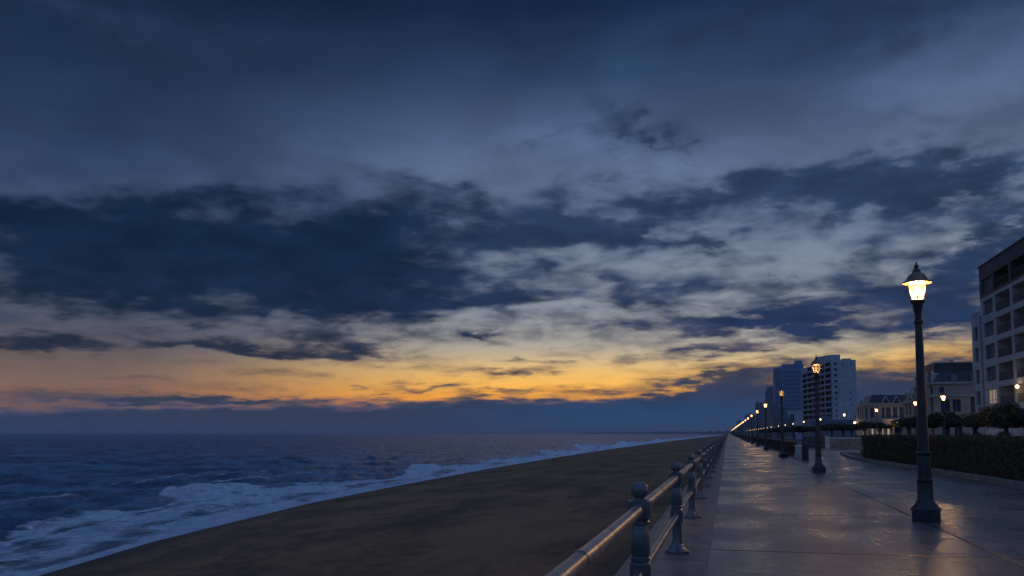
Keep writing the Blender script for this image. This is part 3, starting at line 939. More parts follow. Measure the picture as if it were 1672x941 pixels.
CR = {}
def tree(loc, rx, ry, rz, ch, label, variant=0, group=None, n=5200, leaf=0.10, name='broadleaf_tree'):
    """ch is the crown's centre height"""
    key = (variant, n)
    if key not in CR:
        CR[key] = (crown_mesh(100 + variant * 7, 2.0, 2.0, 1.0, n, leaf), trunk_mesh(50 + variant, 2.0, 0.16, 2.0, 1.0))
    root = empty(name, loc, label, 'tree', group, rz=RND.uniform(0, 6))
    c = link('crown', CR[key][0], M['leaf'], root); c.location = (0, 0, ch); c.scale = (rx / 2, ry / 2, rz)
    t = link('trunk', CR[key][1], M['bark'], root); t.scale = (rx / 2.0, rx / 2.0, ch / 2.0)
    return root

GT = 'clipped trees along the seafront road'
tree((20.4, 72, 0), 2.0, 1.8, 1.15, 2.75, 'large rounded dark tree standing before the pale balcony building', 0, None, 9000, 0.085)
tree((22.9, 90, 0), 1.5, 1.5, 0.85, 2.7, 'dark clipped tree touching the pale flats corner behind the hedge', 1, GT)
tree((21.6, 96, 0), 1.9, 1.8, 0.95, 2.85, 'broad dark clipped tree behind the hedge below the oval window', 2, GT)
tree((19.9, 98, 0), 1.7, 1.6, 0.9, 2.7, 'dark clipped tree partly behind the closest lamp post', 3, GT)
tree((21.7, 115, 0), 1.9, 1.8, 0.75, 2.85, 'flat topped tree between the two slate roofed houses', 1, GT)
tree((20.2, 140, 0), 1.9, 1.8, 0.66, 2.75, 'flat topped tree before the warmly lit ground floor windows', 2, GT)
tree((22.4, 141, 0), 1.7, 1.7, 0.62, 2.7, 'flat topped tree beneath the star bright lamp of the low house', 3, GT)
tree((17.7, 160, 0), 1.8, 1.8, 0.72, 2.55, 'clipped tree below the balcony corner of the pale tower', 2, GT)
tree((19.6, 161, 0), 1.8, 1.8, 0.75, 2.6, 'clipped tree in front of the pale tower end wall', 1, GT)
tree((21.0, 160, 0), 1.5, 1.5, 0.68, 2.5, 'small clipped tree beside the low slate roofed house', 3, GT)
tree((17.6, 188, 0), 1.9, 1.8, 0.75, 2.45, 'clipped tree partly behind the second lamp post', 1, GT)
tree((15.9, 200, 0), 2.0, 1.9, 0.8, 2.4, 'clipped tree beyond the white fence end wall', 2, GT)
for k in range(9):
    tree((17.2 + 0.8 * math.sin(k * 2.1), 225 + 26 * k, 0), 2.4, 2.4, 1.0, 2.5, 'small far clipped tree in the dark line towards the horizon', k % 4, GT)

# low shrubs in front of the buildings
SH = {}
def shrub(x, y, w, d, hh, label, seed):
    R = np.random.RandomState(seed)
    if seed % 3 not in SH:
        m = 2600
        D = R.normal(0, 1, (m, 3)); D /= np.linalg.norm(D, axis=1)[:, None]; D[:, 2] = np.abs(D[:, 2])
        rr = 0.8 + 0.22 * vnoise(D[:, 0] * 3 + 5, D[:, 1] * 3, seed) + R.uniform(-0.14, 0.06, m)
        V, Fq = leaf_quads(D * rr[:, None], D, 0.06, 0.8, seed)
        SH[seed % 3] = np_mesh('shrub', V, Fq)
    o = link('shrub', SH[seed % 3], M['leaf'])
    o.location = (x, y, -0.05); o.scale = (w, d, hh)
    tag(o, label, 'shrub', 'low shrubs before the buildings')

shrub(25.0, 98, 1.9, 1.2, 1.85, 'low dark shrub at the foot of the pale balcony building', 1)
shrub(27.2, 97, 1.3, 1.2, 1.9, 'dark shrub beneath the white ground floor of the pale flats', 2)
for k in range(6):
    shrub(17.5 + 2.1 * k, 124 + (k % 2) * 2, 1.5, 1.0, 1.55, 'low dark shrub in the line under the clipped trees', 3 + k)

# ------------------------------------------------------------------ promenade railing
def railing():
    root = empty('promenade_railing', (-0.69, 6.91, 0), 'weathered grey metal railing with ball topped posts along the beach', 'railing')
    # shaft with two blocks
    oct_ = dict(n=8, rot=PI / 8)
    p = MB()
    p.lathe([(0.075, 0.10), (0.070, 0.14), (0.062, 0.20), (0.060, 0.34), (0.066, 0.385), (0.072, 0.40), (0.066, 0.42)], 20)
    p.lathe([(0.062, 0.40), (0.088, 0.425), (0.088, 0.575), (0.066, 0.60)], 8, rot=PI / 8)
    p.lathe([(0.064, 0.585), (0.076, 0.60), (0.076, 0.625), (0.068, 0.635), (0.078, 0.66), (0.066, 0.86), (0.060, 0.875), (0.074, 0.885), (0.074, 0.905), (0.060, 0.92)], 20)
    p.lathe([(0.058, 0.90), (0.066, 0.922), (0.066, 0.94)], 16)
    p.box(-0.088, 0.088, -0.08, 0.08, 0.935, 1.065)
    p.lathe([(0.080, 1.063), (0.060, 1.075), (0.040, 1.082), (0.038, 1.10)], 16)
    for (zz, rr) in ((1.0, 0.062), (0.5, 0.052)):
        for s in (-1, 1):
            y0 = 0.078 if zz == 1.0 else 0.08
            p.tube([(0, s * y0, zz), (0, s * (y0 + 0.022), zz)], rr, 16)
    post = p.build('post', M['post'], root)
    f = MB()
    f.lathe([(0.168, 0.004), (0.168, 0.035), (0.150, 0.05), (0.118, 0.066), (0.096, 0.105), (0.080, 0.125), (0.072, 0.13)], 8, rot=PI / 8)
    foot = f.build('foot', M['post'], post)
    bl = MB(); n = 16
    prof = [(0.0385, 1.09)] + [(0.070 * math.sin(a), 1.148 - 0.070 * math.cos(a)) for a in [0.6 + (PI - 0.6) * k / 12 for k in range(13)]]
    prof[-1] = (0.002, 1.218)
    bl.lathe(prof, 24)
    ball = bl.build('ball_finial', M['post'], post)
    N = 100
    for k in range(-2, N - 2):
        if k == 0: continue
        q = post.copy(); COL.objects.link(q); q.parent = root; q.location = (0, 4.92 * k, 0)
        if k < 30:
            for src in (foot, ball):
                c = src.copy(); COL.objects.link(c); c.parent = q
        else:
            c = ball.copy(); COL.objects.link(c); c.parent = q
    far = MB()
    for k in range(N - 2, 240):
        y = 4.92 * k
        far.box(-0.07, 0.07, y - 0.07, y + 0.07, 0, 1.06); far.lathe([(0.02, 1.05), (0.07, 1.13), (0.02, 1.21)], 6, cy=y)
    o = far.build('far_post', M['post'], root); o['kind'] = 'stuff'
    y1 = 4.92 * 240
    for (nm, z, r) in (('top_rail', 1.0, 0.045), ('lower_rail', 0.5, 0.035)):
        t = MB(); ysr = [-9.9 + 0.82 * j for j in range(60)] + [40 + 20 * j for j in range(58)]
        t.tube([(0, y, z + 0.002 * math.sin(y * 0.9)) for y in ysr], r, 18)
        for k in range(-2, 40):                                  # sleeve joints
            y = 4.92 * k + 2.1
            if y < 60: t.tube([(0, y - 0.03, z), (0, y + 0.03, z)], r + 0.0035, 18)
        t.build(nm, M['rail'], root, angle=50)
    return root

railing()

# ------------------------------------------------------------------ street lamps
def make_lamp(name, dim=False):
    root = empty(name, (0, 0, 0), 'x', 'street lamp')
    b = MB()
    b.box(-0.235, 0.235, -0.235, 0.235, 0.0, 0.20)
    b.lathe([(0.275, 0.198), (0.275, 0.225), (0.25, 0.25), (0.20, 0.30), (0.158, 0.36), (0.148, 0.385)], 8, rot=PI / 8)
    b.build('base', M['lamp'], root)
    p = MB()
    p.lathe([(0.140, 0.375), (0.136, 0.40), (0.126, 0.70), (0.138, 0.715), (0.142, 0.735), (0.142, 0.75), (0.130, 0.765)], 28, flute=(0.39, 0.705))
    p.lathe([(0.118, 0.76), (0.110, 1.19), (0.128, 1.205), (0.136, 1.225), (0.136, 1.245), (0.112, 1.265)], 28, flute=(0.765, 1.195))
    p.lathe([(0.094, 1.26), (0.068, 3.40), (0.064, 3.62), (0.082, 3.64), (0.086, 3.66), (0.082, 3.68), (0.063, 3.70), (0.062, 3.80), (0.080, 3.90), (0.098, 3.97), (0.098, 4.0), (0.06, 4.02)], 24, flute=(1.265, 3.5))
    p.build('pole', M['lamp'], root, angle=30)
    f = MB()
    f.lathe([(0.10, 4.0), (0.150, 4.035), (0.150, 4.075), (0.13, 4.085)], 12)
    # ribs
    for k in range(6):
        a = 2 * PI * (k + 0.5) / 6
        f.tube([(0.128 * math.cos(a), 0.128 * math.sin(a), 4.08), (0.198 * math.cos(a), 0.198 * math.sin(a), 4.40)], 0.008, 6)
    # hood: a brim turned up at its rim, and the dome
    f.lathe([(0.20, 4.385), (0.275, 4.388), (0.288, 4.40), (0.28, 4.412), (0.215, 4.44), (0.185, 4.50), (0.14, 4.555), (0.09, 4.58), (0.085, 4.60)], 28)
    fr = f.build('lantern_frame', M['cap_metal'], root); fr.scale = (0.92, 0.92, 1)
    fi = MB(); fi.lathe([(0.075, 4.595), (0.082, 4.62), (0.06, 4.65), (0.03, 4.675), (0.045, 4.705), (0.045, 4.72), (0.02, 4.745), (0.018, 4.775), (0.006, 4.80)], 16)
    fi.build('finial', M['lamp'], fr)
    g = MB()
    n = 6
    for k in range(n):
        a0 = 2 * PI * (k + 0.5) / n; a1 = 2 * PI * (k + 1.5) / n
        g.poly([(0.126 * math.cos(a0), 0.126 * math.sin(a0), 4.082), (0.126 * math.cos(a1), 0.126 * math.sin(a1), 4.082),
                (0.196 * math.cos(a1), 0.196 * math.sin(a1), 4.383), (0.196 * math.cos(a0), 0.196 * math.sin(a0), 4.383)])
    g.build('glass', M['lampglass_dim' if dim else 'lampglass'], fr, smooth=False)
    u = MB(); u.lathe([(0.02, 4.165), (0.04, 4.18), (0.06, 4.22), (0.066, 4.26), (0.045, 4.315), (0.015, 4.335)], 14)
    u.build('bulb', M['bulb_dim' if dim else 'bulb'], fr)
    return root


def lamp_light(root, energy, z=4.25):
    l = bpy.data.lights.new('lamp_light', 'POINT')
    l.energy = energy; l.color = (1.0, 0.60, 0.27); l.shadow_soft_size = 0.10
    o = bpy.data.objects.new('lamp_light', l); COL.objects.link(o); o.parent = root; o.location = (0, 0, z)


lampA = make_lamp('street_lamp'); lampB = make_lamp('street_lamp', True)
index_kids(lampA); index_kids(lampB)
ORD = ['closest', 'second', 'third', 'fourth', 'fifth', 'sixth', 'seventh', 'eighth', 'ninth', 'tenth', 'eleventh', 'twelfth']
ROW1 = [17.2, 37.1, 60.0, 85.9, 110.7, 136.0, 160.0, 186.0, 212.0] + [238 + 27 * k for k in range(28)]
LAB1 = ['tall black lamp post with big glowing lantern, closest on the wet promenade',
        'second black lamp post along the promenade, its lantern only half lit',
        'third promenade lamp post, dim lantern, standing at the near dark fence panel']
for k, y in enumerate(ROW1):
    if k == 0: o = lampA
    elif k == 1: o = lampB
    else: o = copy_tree(lampB if k == 2 else lampA)
    o.location = (3.48 if k == 0 else 3.55, y, 0.0)
    o.rotation_euler = (rad(0.25) * (k % 2), rad(0.3) * ((k + 1) % 3 - 1), -0.2 + 0.3 * (k % 3))
    o['group'] = 'lamp posts lining the promenade'
    if k < 3: o['label'] = LAB1[k]
    elif k < 12: o['label'] = ORD[k] + ' black lamp post counted along the promenade, bright lantern, beside dark fence'
    else: o['label'] = 'tiny distant promenade lamp in the string of lights merging at the horizon'
    if k < 9:
        lamp_light(o, (1100, 120, 45)[k] if k < 3 else 170)
ROW2 = [(15.8, 70.6), (16.3, 83.1), (16.7, 106.4), (16.6, 134), (17.3, 174.5), (17.2, 211), (18.1, 257.7), (18.2, 294), (18.4, 336), (18.5, 394)] + [(18.6, 436 + 42 * k) for k in range(14)]
LAB2 = ['road lamp above the hedge shining before the double window of the big slate house',
        'road lamp above the hedge showing just beside the closest promenade post',
        'road lamp in front of the low cream house with triangular dormers',
        'road lamp in front of the plain end wall of the pale tower',
        'road lamp seen just beside the second promenade lamp post',
        'road lamp glowing over trees below the pale tower balconies',
        'road lamp glowing below the gap between the blue and pale towers']
for k, (x, y) in enumerate(ROW2):
    o = copy_tree(lampA)
    o.location = (x, y, 0.0); o.rotation_euler = (0, 0, 0.4 * (k % 4))
    for ch in [c for c in bpy.data.objects if c.parent == o]:
        if ch.name.split('.')[0] in ('pole', 'base'): ch.scale = (0.65, 0.65, 1)
        else: ch.scale = (0.85, 0.85, 1)
    o['group'] = 'lamp posts along the seafront road'
    o['label'] = LAB2[k] if k < 7 else 'tiny far road lamp in the lower row of lights above the dark fence'
    if k < 6: lamp_light(o, 700)

# ------------------------------------------------------------------ dark fence, its white end wall, cross walls, board
def dark_fence():
    root = empty('iron_fence', (4.4, 60.3, 0), 'long low dark iron bar fence along the landward side of the promenade', 'fence')
    L = 760
    p = MB(); y = 0.2
    while y < L:
        st = 0.14 if y < 90 else 0.3 if y < 220 else 0.8
        w = 0.014 if y < 90 else 0.03 if y < 220 else 0.08
        p.box(-0.012, 0.012, y, y + w, 0.08, 0.99); y += st
    p.build('bar_panel', M['iron'], root, smooth=False)
    r = MB(); r.box(-0.035, 0.035, 0.0, L, 0.99, 1.04); r.build('top_rail', M['post'], root, smooth=False)
    r = MB(); r.box(-0.025, 0.025, 0.0, L, 0.05, 0.09); r.build('bottom_rail', M['iron'], root, smooth=False)
    s = MB(); s.box(0.05, 0.09, 0.3, L, 0.0, 0.86); s.build('backing_panel', M['iron'], root, smooth=False)
    q = MB(); q.box(-0.045, 0.045, -0.045, 0.045, 0, 1.08); q.lathe([(0.05, 1.08), (0.03, 1.10), (0.045, 1.14), (0.005, 1.18)], 10)
    first = q.build('post', M['iron'], root, smooth=False); first.location = (0, 0.05, 0)
    for k in range(1, 60):
        c = first.copy(); COL.objects.link(c); c.parent = root; c.location = (0, 0.05 + 2.6 * k if k < 40 else 104 + 20 * (k - 40), 0)
    return root

dark_fence()

def end_wall():
    root = empty('fence_end_wall', (4.40, 57, 0), 'low weathered white wall with scrolled foot ending the dark promenade fence', 'wall')
    w = MB(); w.box(-0.10, 0.10, -3.0, 3.0, 0.0, 0.74)
    w.box(-0.125, -0.103, -2.4, -0.4, 0.14, 0.66); w.box(-0.125, -0.103, 0.1, 2.5, 0.14, 0.66)
    w.build('panel', M['white'], root, smooth=False)
    c = MB(); c.box(-0.16, 0.16, -3.1, 3.0, 0.743, 0.82); c.build('coping', M['white'], root, smooth=False)
    e = MB(); e.box(-0.16, 0.19, -3.42, -3.103, 0.0, 0.90); e.box(-0.19, 0.22, -3.45, -3.073, 0.903, 0.96); e.build('end_post', M['iron'], root, smooth=False)
    for y in (1.2, -1.6):
        s = MB(); pts = []
        for k in range(15):
            a = -PI / 2 + k / 14 * 4.4; r_ = 0.20 - 0.009 * k
            pts.append((-0.21, y + r_ * math.cos(a) * 1.8, 0.22 + r_ * math.sin(a)))
        s.tube(pts, 0.05, 8); s.build('scroll', M['white'], root)
    return root

end_wall()

rt = empty('slat_fence', (7.4, 94.2, 0), 'short dark slatted fence across the path beside the grey stone wall', 'fence')
b = MB()
for k in range(19): b.box(0.02 + 0.12 * k, 0.115 + 0.12 * k, 0.0, 0.03, 0.06, 1.2)
b.build('slat_panel', M['iron'], rt, smooth=False)
b = MB(); b.box(0, 2.3, 0.03, 0.09, 1.12, 1.2); b.box(0, 2.3, 0.03, 0.09, 0.2, 0.28); b.build('cross_rail', M['iron'], rt, smooth=False)
for x in (0.0, 2.22):
    b = MB(); b.box(x, x + 0.1, 0.09, 0.2, -0.05, 1.26); b.build('post', M['iron'], rt, smooth=False)

rt = empty('stone_wall', (9.72, 94.2, 0), 'low grey stone wall with pale coping and end pillar across the path', 'wall')
b = MB(); b.box(0.42, 11.0, 0.02, 0.42, -0.05, 1.04); b.build('wall_body', M['stone'], rt, smooth=False)
b = MB(); b.box(0.42, 11.0, -0.05, 0.5, 1.043, 1.16); b.build('coping', M['white'], rt, smooth=False)
b = MB(); b.box(0.0, 0.417, -0.02, 0.46, -0.05, 1.2); b.box(-0.05, 0.467, -0.07, 0.51, 1.203, 1.30); b.build('end_pillar', M['white'], rt, smooth=False)

rt = empty('notice_board', (6.75, 88, 0), 'small pale blue board on a dark post beyond the white end wall', 'sign')
b = MB(); b.box(-0.28, 0.28, -0.02, 0.02, 1.0, 1.5); b.build('board', M['sign'], rt, smooth=False)
b = MB(); b.box(-0.03, 0.03, 0.02, 0.08, -0.05, 1.5); b.build('post', M['iron'], rt, smooth=False)

b = MB()
b.box(0, 1.0, 0, 30, -0.02, 0.10)
o = tag(b.build('path_kerb', M['white'], smooth=False), kind='structure'); o.location = (6.2, 94.5, 0)

# ------------------------------------------------------------------ buildings
def V3(a): return Vector((a[0], a[1], 0))

def window(par, O, U, N, u0, u1, v0, v1, dep, lit=None, mull=1, bar=0.0, label=None):
    """frame in an opening of depth dep, with its pane as a sub-part"""
    f = MB(); w = 0.06; n0 = dep - 0.09; n1 = dep - 0.02
    f.obox(O, U, N, u0 + 0.004, u0 + w, n0, n1, v0 + 0.004, v1 - 0.004); f.obox(O, U, N, u1 - w, u1 - 0.004, n0, n1, v0 + 0.004, v1 - 0.004)
    f.obox(O, U, N, u0 + w, u1 - w, n0, n1, v0 + 0.004, v0 + w); f.obox(O, U, N, u0 + w, u1 - w, n0, n1, v1 - w, v1 - 0.004)
    for k in range(mull):
        c = u0 + (u1 - u0) * (k + 1) / (mull + 1)
        f.obox(O, U, N, c - 0.035, c + 0.035, n0 + 0.004, n1 - 0.004, v0 + w, v1 - w)
    if bar:
        f.obox(O, U, N, u0 + w, u1 - w, n0 - 0.003, n1 - 0.008, v0 + (v1 - v0) * bar - 0.025, v0 + (v1 - v0) * bar + 0.025)
    fo = f.build('window', M['frame'], par, smooth=False)
    p = MB(); p.obox(O, U, N, u0 + 0.02, u1 - 0.02, dep - 0.045, dep - 0.035, v0 + 0.02, v1 - 0.02)
    p.build('pane', lit or M['glass'], fo, smooth=False)
    if label: fo['label'] = label
    return fo


def house(name, label, cat='building'):
    return empty(name, (0, 0, 0), label, cat)


def wall_lamp(loc, nrm, label, size=0.16, energy=25):
    root = empty('wall_lamp', loc, label, 'wall lamp', 'lit wall lamps on the buildings')
    g = MB(); g.lathe([(size * 0.5, -size), (size, -size * 0.6), (size, size * 0.6), (size * 0.4, size)], 12, cx=nrm[0] * size * 1.6, cy=nrm[1] * size * 1.6)
    g.build('lamp_shade', M['wall_lamp'], root)
    k = MB(); k.box(-size * 0.5, size * 0.5, -size * 0.5, size * 0.5, size * 1.02, size * 1.3); k.tube([(0, 0, size * 1.15), (nrm[0] * size * 1.6, nrm[1] * size * 1.6, size * 1.15)], size * 0.2, 8)
    k.build('bracket', M['iron'], root, smooth=False)
    l = bpy.data.lights.new('lamp_light', 'POINT'); l.energy = energy; l.color = (1.0, 0.58, 0.25); l.shadow_soft_size = 0.1
    o = bpy.data.objects.new('lamp_light', l); COL.objects.link(o); o.parent = root; o.location = (nrm[0] * size * 4.2, nrm[1] * size * 4.2, 0)


# --- pale balcony flats
def flats():
    root = house('apartment_building', 'tall pale apartment building with dark top storey and recessed balconies')
    O = Vector((29.0, 110.0, 0)); U = Vector((0, -1, 0)); N = Vector((1, 0, 0)); L = 26.0
    FH = 2.55; cz = [3.2 + FH * k for k in range(7)]
    holes = []; top = []; wins = []; bal = []
    for k in range(7):
        hl = top if k == 6 else holes
        z = cz[k]
        hl.append((1.0, 4.75, z - 0.82, z + 0.82, 0.30)); wins.append((1.0, 4.75, z - 0.82, z + 0.82, k, 0))
        if k == 0:
            for (a, c) in ((5.8, 8.6), (9.6, 12.4), (13.4, 16.2)):
                hl.append((a, c, z - 1.0, z + 0.8, 0.3)); wins.append((a, c, z - 1.0, z + 0.8, k, 1))
        else:
            for (a, c) in ((5.55, 10.75), (11.45, 16.6)):
                hl.append((a, c, z - 1.02, z + 0.92, 1.7)); bal.append((a, c, z - 1.02, z + 0.92, k))
        hl.append((17.8, 21.5, z - 0.82, z + 0.82, 0.30)); wins.append((17.8, 21.5, z - 0.82, z + 0.82, k, 2))
    zs = cz[6] - 1.25
    b = MB(); b.facade(O, U, L, -0.1, zs, holes, N)
    b.poly([(29, 84, -0.1), (45, 84, -0.1), (45, 84, zs), (29, 84, zs)]); b.poly([(45, 84, -0.1), (45, 113.6, -0.1), (45, 113.6, zs), (45, 84, zs)]); b.poly([(45, 110, -0.1), (29, 110, -0.1), (29, 110, zs), (45, 110, zs)])
    # lower wing
    O2 = Vector((28.85, 113.55, 0)); wh = []
    for k in range(6):
        z = cz[k]
        if k < 5: wh.append((0.8, 2.55, z - 0.85, z + 0.8, 0.3)); wins.append((0.8, 2.55, z - 0.85, z + 0.8, k, 9))
    b.facade(O2, U, 3.4, -0.1, 15.3, wh, N)
    b.poly([(28.85, 110.15, -0.1), (28.998, 110.15, -0.1), (28.998, 110.15, 15.3), (28.85, 110.15, 15.3)])
    b.poly([(28.85, 110.15, 15.3), (40, 110.15, 15.3), (40, 113.55, 15.3), (28.85, 113.55, 15.3)]); b.poly([(40, 113.55, -0.1), (28.85, 113.55, -0.1), (28.85, 113.55, 15.3), (40, 113.55, 15.3)])
    b.build('wall', M['flat_wall'], root, smooth=False)
    d = MB(); d.facade(O - Vector((0.03, 0, 0)), U, L, zs + 0.003, 20.9, top, N)
    d.poly([(28.97, 110, zs), (28.97, 110, 20.9), (45, 110, 20.9), (45, 110, zs)])
    d.poly([(28.97, 84, 20.9), (45, 84, 20.9), (45, 110, 20.9), (28.97, 110, 20.9)])
    d.poly([(28.97, 84, zs), (45, 84, zs), (45, 84, 20.9), (28.97, 84, 20.9)])
    d.build('top_storey', M['flat_dark'], root, smooth=False)
    r = MB(); r.obox(O, U, N, -0.12, L, -0.14, 0.3, 20.903, 21.05); r.build('roof_edge', M['flat_dark'], root, smooth=False)
    g = MB(); g.obox(O2, U, N, 0.05, 3.3, 0.1, 0.14, 15.75, 15.8)
    for k in range(6): g.obox(O2, U, N, 0.1 + 0.6 * k, 0.14 + 0.6 * k, 0.1, 0.14, 15.3, 15.75)
    g.build('terrace_rail', M['iron'], root, smooth=False)
    for (a, c, e, f_, k, w) in wins:
        OO = O2 if w == 9 else (O - Vector((0.03, 0, 0)) if k == 6 else O)
        lit = M['lit_soft'] if (k == 1 and w == 0) else M['pane_sky_tint']
        window(root, OO, U, N, a, c, e, f_, 0.3, lit, 2 if w in (0, 2) else 1, 0.26 if w != 1 else 0.0, 'dimly lit window' if lit is M['lit_soft'] else None)
    for (a, c, e, f_, k) in bal:
        OO = O - Vector((0.03, 0, 0)) if k == 6 else O
        x = MB(); x.obox(OO, U, N, a + 0.03, c - 0.03, 0.10, 0.13, e + 0.92, e + 0.97)
        x.obox(OO, U, N, a + 0.03, c - 0.03, 0.10, 0.13, e + 0.05, e + 0.08)
        u = a + 0.1
        while u < c - 0.05:
            x.obox(OO, U, N, u, u + 0.02, 0.105, 0.125, e + 0.08, e + 0.92); u += 0.16
        x.build('balcony_railing', M['iron'], root, smooth=False)
        lit = M['lit'] if (k == 1 and a > 11) else M['lit_soft'] if (k == 1) else None
        uu = (a + 0.5, a + 1.9) if lit is M['lit'] else (c - 2.1, c - 0.5)
        dr = MB(); dr.obox(OO, U, N, uu[0], uu[1], 1.62, 1.69, e + 0.02, e + 1.75)
        do = dr.build('balcony_door', M['frame'], root, smooth=False)
        pn = MB(); pn.obox(OO, U, N, uu[0] + 0.08, uu[0] + 0.66, 1.60, 1.617, e + 0.12, e + 1.67); pn.obox(OO, U, N, uu[0] + 0.74, uu[1] - 0.08, 1.60, 1.617, e + 0.12, e + 1.67)
        pn.build('pane', lit or M['glass'], do, smooth=False)
        if lit: do['label'] = 'warmly lit balcony door'
    for k in range(1, 7):
        for u in (2.5, 6.2, 10.4):
            ew = MB(); ew.box(29 + u, 30.5 + u, 83.94, 83.99, cz[k] - 0.7, cz[k] + 0.7); eo = ew.build('window', M['frame'], root, smooth=False)
            ew = MB(); ew.box(29.08 + u, 30.42 + u, 83.92, 83.937, cz[k] - 0.62, cz[k] + 0.62); ew.build('pane', M['pane_sky_tint'], eo, smooth=False)
    wb = MB(); wb.obox(O, U, N, 0.0, L, -0.09, -0.003, -0.1, 2.05); wb.build('plinth', M['white'], root, smooth=False)
    for u in (0.2, 5.1, 9.0, 12.8, 16.8):
        c = MB(); c.obox(O, U, N, u, u + 0.5, -0.16, -0.093, -0.1, 4.2); c.build('pilaster', M['white'], root, smooth=False)
    return root

flats()
wall_lamp((29.02, 98.3 - 0.9, cz_l := 6.35), (-1, 0), 'warm glowing wall lamp on a balcony of the pale apartment building', 0.17, 30)


# --- mansard house with oval window
def mansard_big():
    root = house('mansard_house', 'large cream house with high dark slate roof and oval window')
    x0, y0 = 32.4, 150.0
    # front wall (facing the camera) and sea wall
    Of = Vector((x0, y0, 0)); Uf = Vector((1, 0, 0)); Nf = Vector((0, 1, 0)); Lf = 11.5
    Os = Vector((x0, y0 + 16, 0)); Us = Vector((0, -1, 0)); Ns = Vector((1, 0, 0)); Ls = 16
    w = MB(); hf = []; hs = []
    front = [(0.75, 2.1, 5.0, 7.0), (2.5, 3.7, 5.0, 7.0), (5.1, 7.6, 4.9, 7.4), (8.2, 9.2, 4.6, 7.3), (9.6, 11.1, 5.0, 7.4), (0.8, 2.0, 0.9, 3.1), (2.6, 3.8, 0.9, 3.1), (5.2, 7.4, 0.4, 3.1), (8.4, 10.6, 0.9, 3.1)]
    side = [(1.2, 2.8, 5.0, 7.3), (4.2, 5.8, 5.0, 7.3), (8.0, 9.8, 4.9, 9.0), (12.4, 14.4, 5.0, 7.3), (12.4, 14.4, 7.9, 9.2), (1.2, 2.8, 0.9, 3.1), (4.4, 6.2, 0.9, 3.1), (8.2, 9.6, 0.3, 3.1), (12.2, 14.4, 0.9, 3.1), (1.2, 2.6, 7.8, 9.2), (4.4, 5.8, 7.8, 9.2)]
    hf = [(*q, 0.28) for q in front]; hs = [(*q, 0.28) for q in side]
    w.facade(Of, Uf, Lf, -0.1, 9.75, hf, Nf); w.facade(Os, Us, Ls, -0.1, 9.75, hs, Ns)
    w.poly([(x0 + Lf, y0, -0.1), (x0 + Lf, y0 + 16, -0.1), (x0 + Lf, y0 + 16, 9.75), (x0 + Lf, y0, 9.75)])
    # stepped rear wing, lower
    w2 = [(2.0, 3.6, 4.9, 7.0), (5.2, 6.8, 4.9, 7.0), (2.0, 3.6, 0.9, 3.1), (5.2, 6.8, 0.9, 3.1)]
    Ow = Vector((x0 - 0.2, y0 + 25, 0))
    w.facade(Ow, Us, 8.997, -0.1, 7.6, [(*q, 0.28) for q in w2], Ns)
    w.poly([(x0 - 0.2, y0 + 16.003, -0.1), (x0, y0 + 16.003, -0.1), (x0, y0 + 16.003, 7.6), (x0 - 0.2, y0 + 16.003, 7.6)])
    w.build('wall', M['plaster'], root, smooth=False)
    for q in front: window(root, Of, Uf, Nf, *q, 0.28, None, 1, 0.5 if q[1] - q[0] > 2.0 else 0.0)
    for q in side: window(root, Os, Us, Ns, *q, 0.28, None, 1, 0.0)
    for q in w2: window(root, Ow, Us, Ns, *q, 0.28, None, 1, 0.0)
    # cornices
    c = MB()
    for (z, h_, o_) in ((7.45, 0.22, 0.22), (9.5, 0.28, 0.35), (3.6, 0.25, 0.25)):
        c.obox(Of, Uf, Nf, -o_, Lf, -o_, -0.003, z, z + h_); c.obox(Os, Us, Ns, 0, Ls - 0.003, -o_, -0.003, z, z + h_)
    c.obox(Ow, Us, Ns, 0, 8.9, -0.3, -0.003, 7.1, 7.4); c.obox(Ow, Us, Ns, 0, 8.9, -0.25, -0.003, 3.6, 3.82)
    c.build('cornice', M['trim'], root, smooth=False)
    # mansard roof: steep lower slope, flat top block
    r = MB()
    lo = [(x0 + 0.05, y0 + 0.05), (x0 + Lf, y0 + 0.05), (x0 + Lf, y0 + 15.9), (x0 + 0.05, y0 + 15.9)]
    hi = [(x0 + 1.1, y0 + 1.3), (x0 + Lf, y0 + 1.3), (x0 + Lf, y0 + 15.0), (x0 + 1.1, y0 + 15.0)]
    r.prism(lo, 9.78, 11.6, hi)
    r.prism([(x0 + 0.35, y0 + 1.5), (x0 + 6.0, y0 + 1.45), (x0 + 6.0, y0 + 9), (x0 + 0.35, y0 + 9)], 11.0, 12.95)
    lo = [(x0 - 0.1, y0 + 16.1), (x0 + 8, y0 + 16.1), (x0 + 8, y0 + 24.9), (x0 - 0.1, y0 + 24.9)]
    hi = [(x0 + 0.9, y0 + 16.1), (x0 + 8, y0 + 16.1), (x0 + 8, y0 + 24), (x0 + 0.9, y0 + 24)]
    r.prism(lo, 7.63, 9.6, hi)
    rf = r.build('roof', M['slate'], root, smooth=False)
    k = MB(); k.box(x0 + 3.0, x0 + 3.6, y0 + 3, y0 + 3.6, 12.95, 13.5); k.build('chimney', M['plaster'], rf, smooth=False)
    k = MB(); k.box(x0 + 0.3, x0 + 6.1, y0 + 1.35, y0 + 9.1, 12.953, 13.06); k.build('roof_edge', M['trim'], rf, smooth=False)
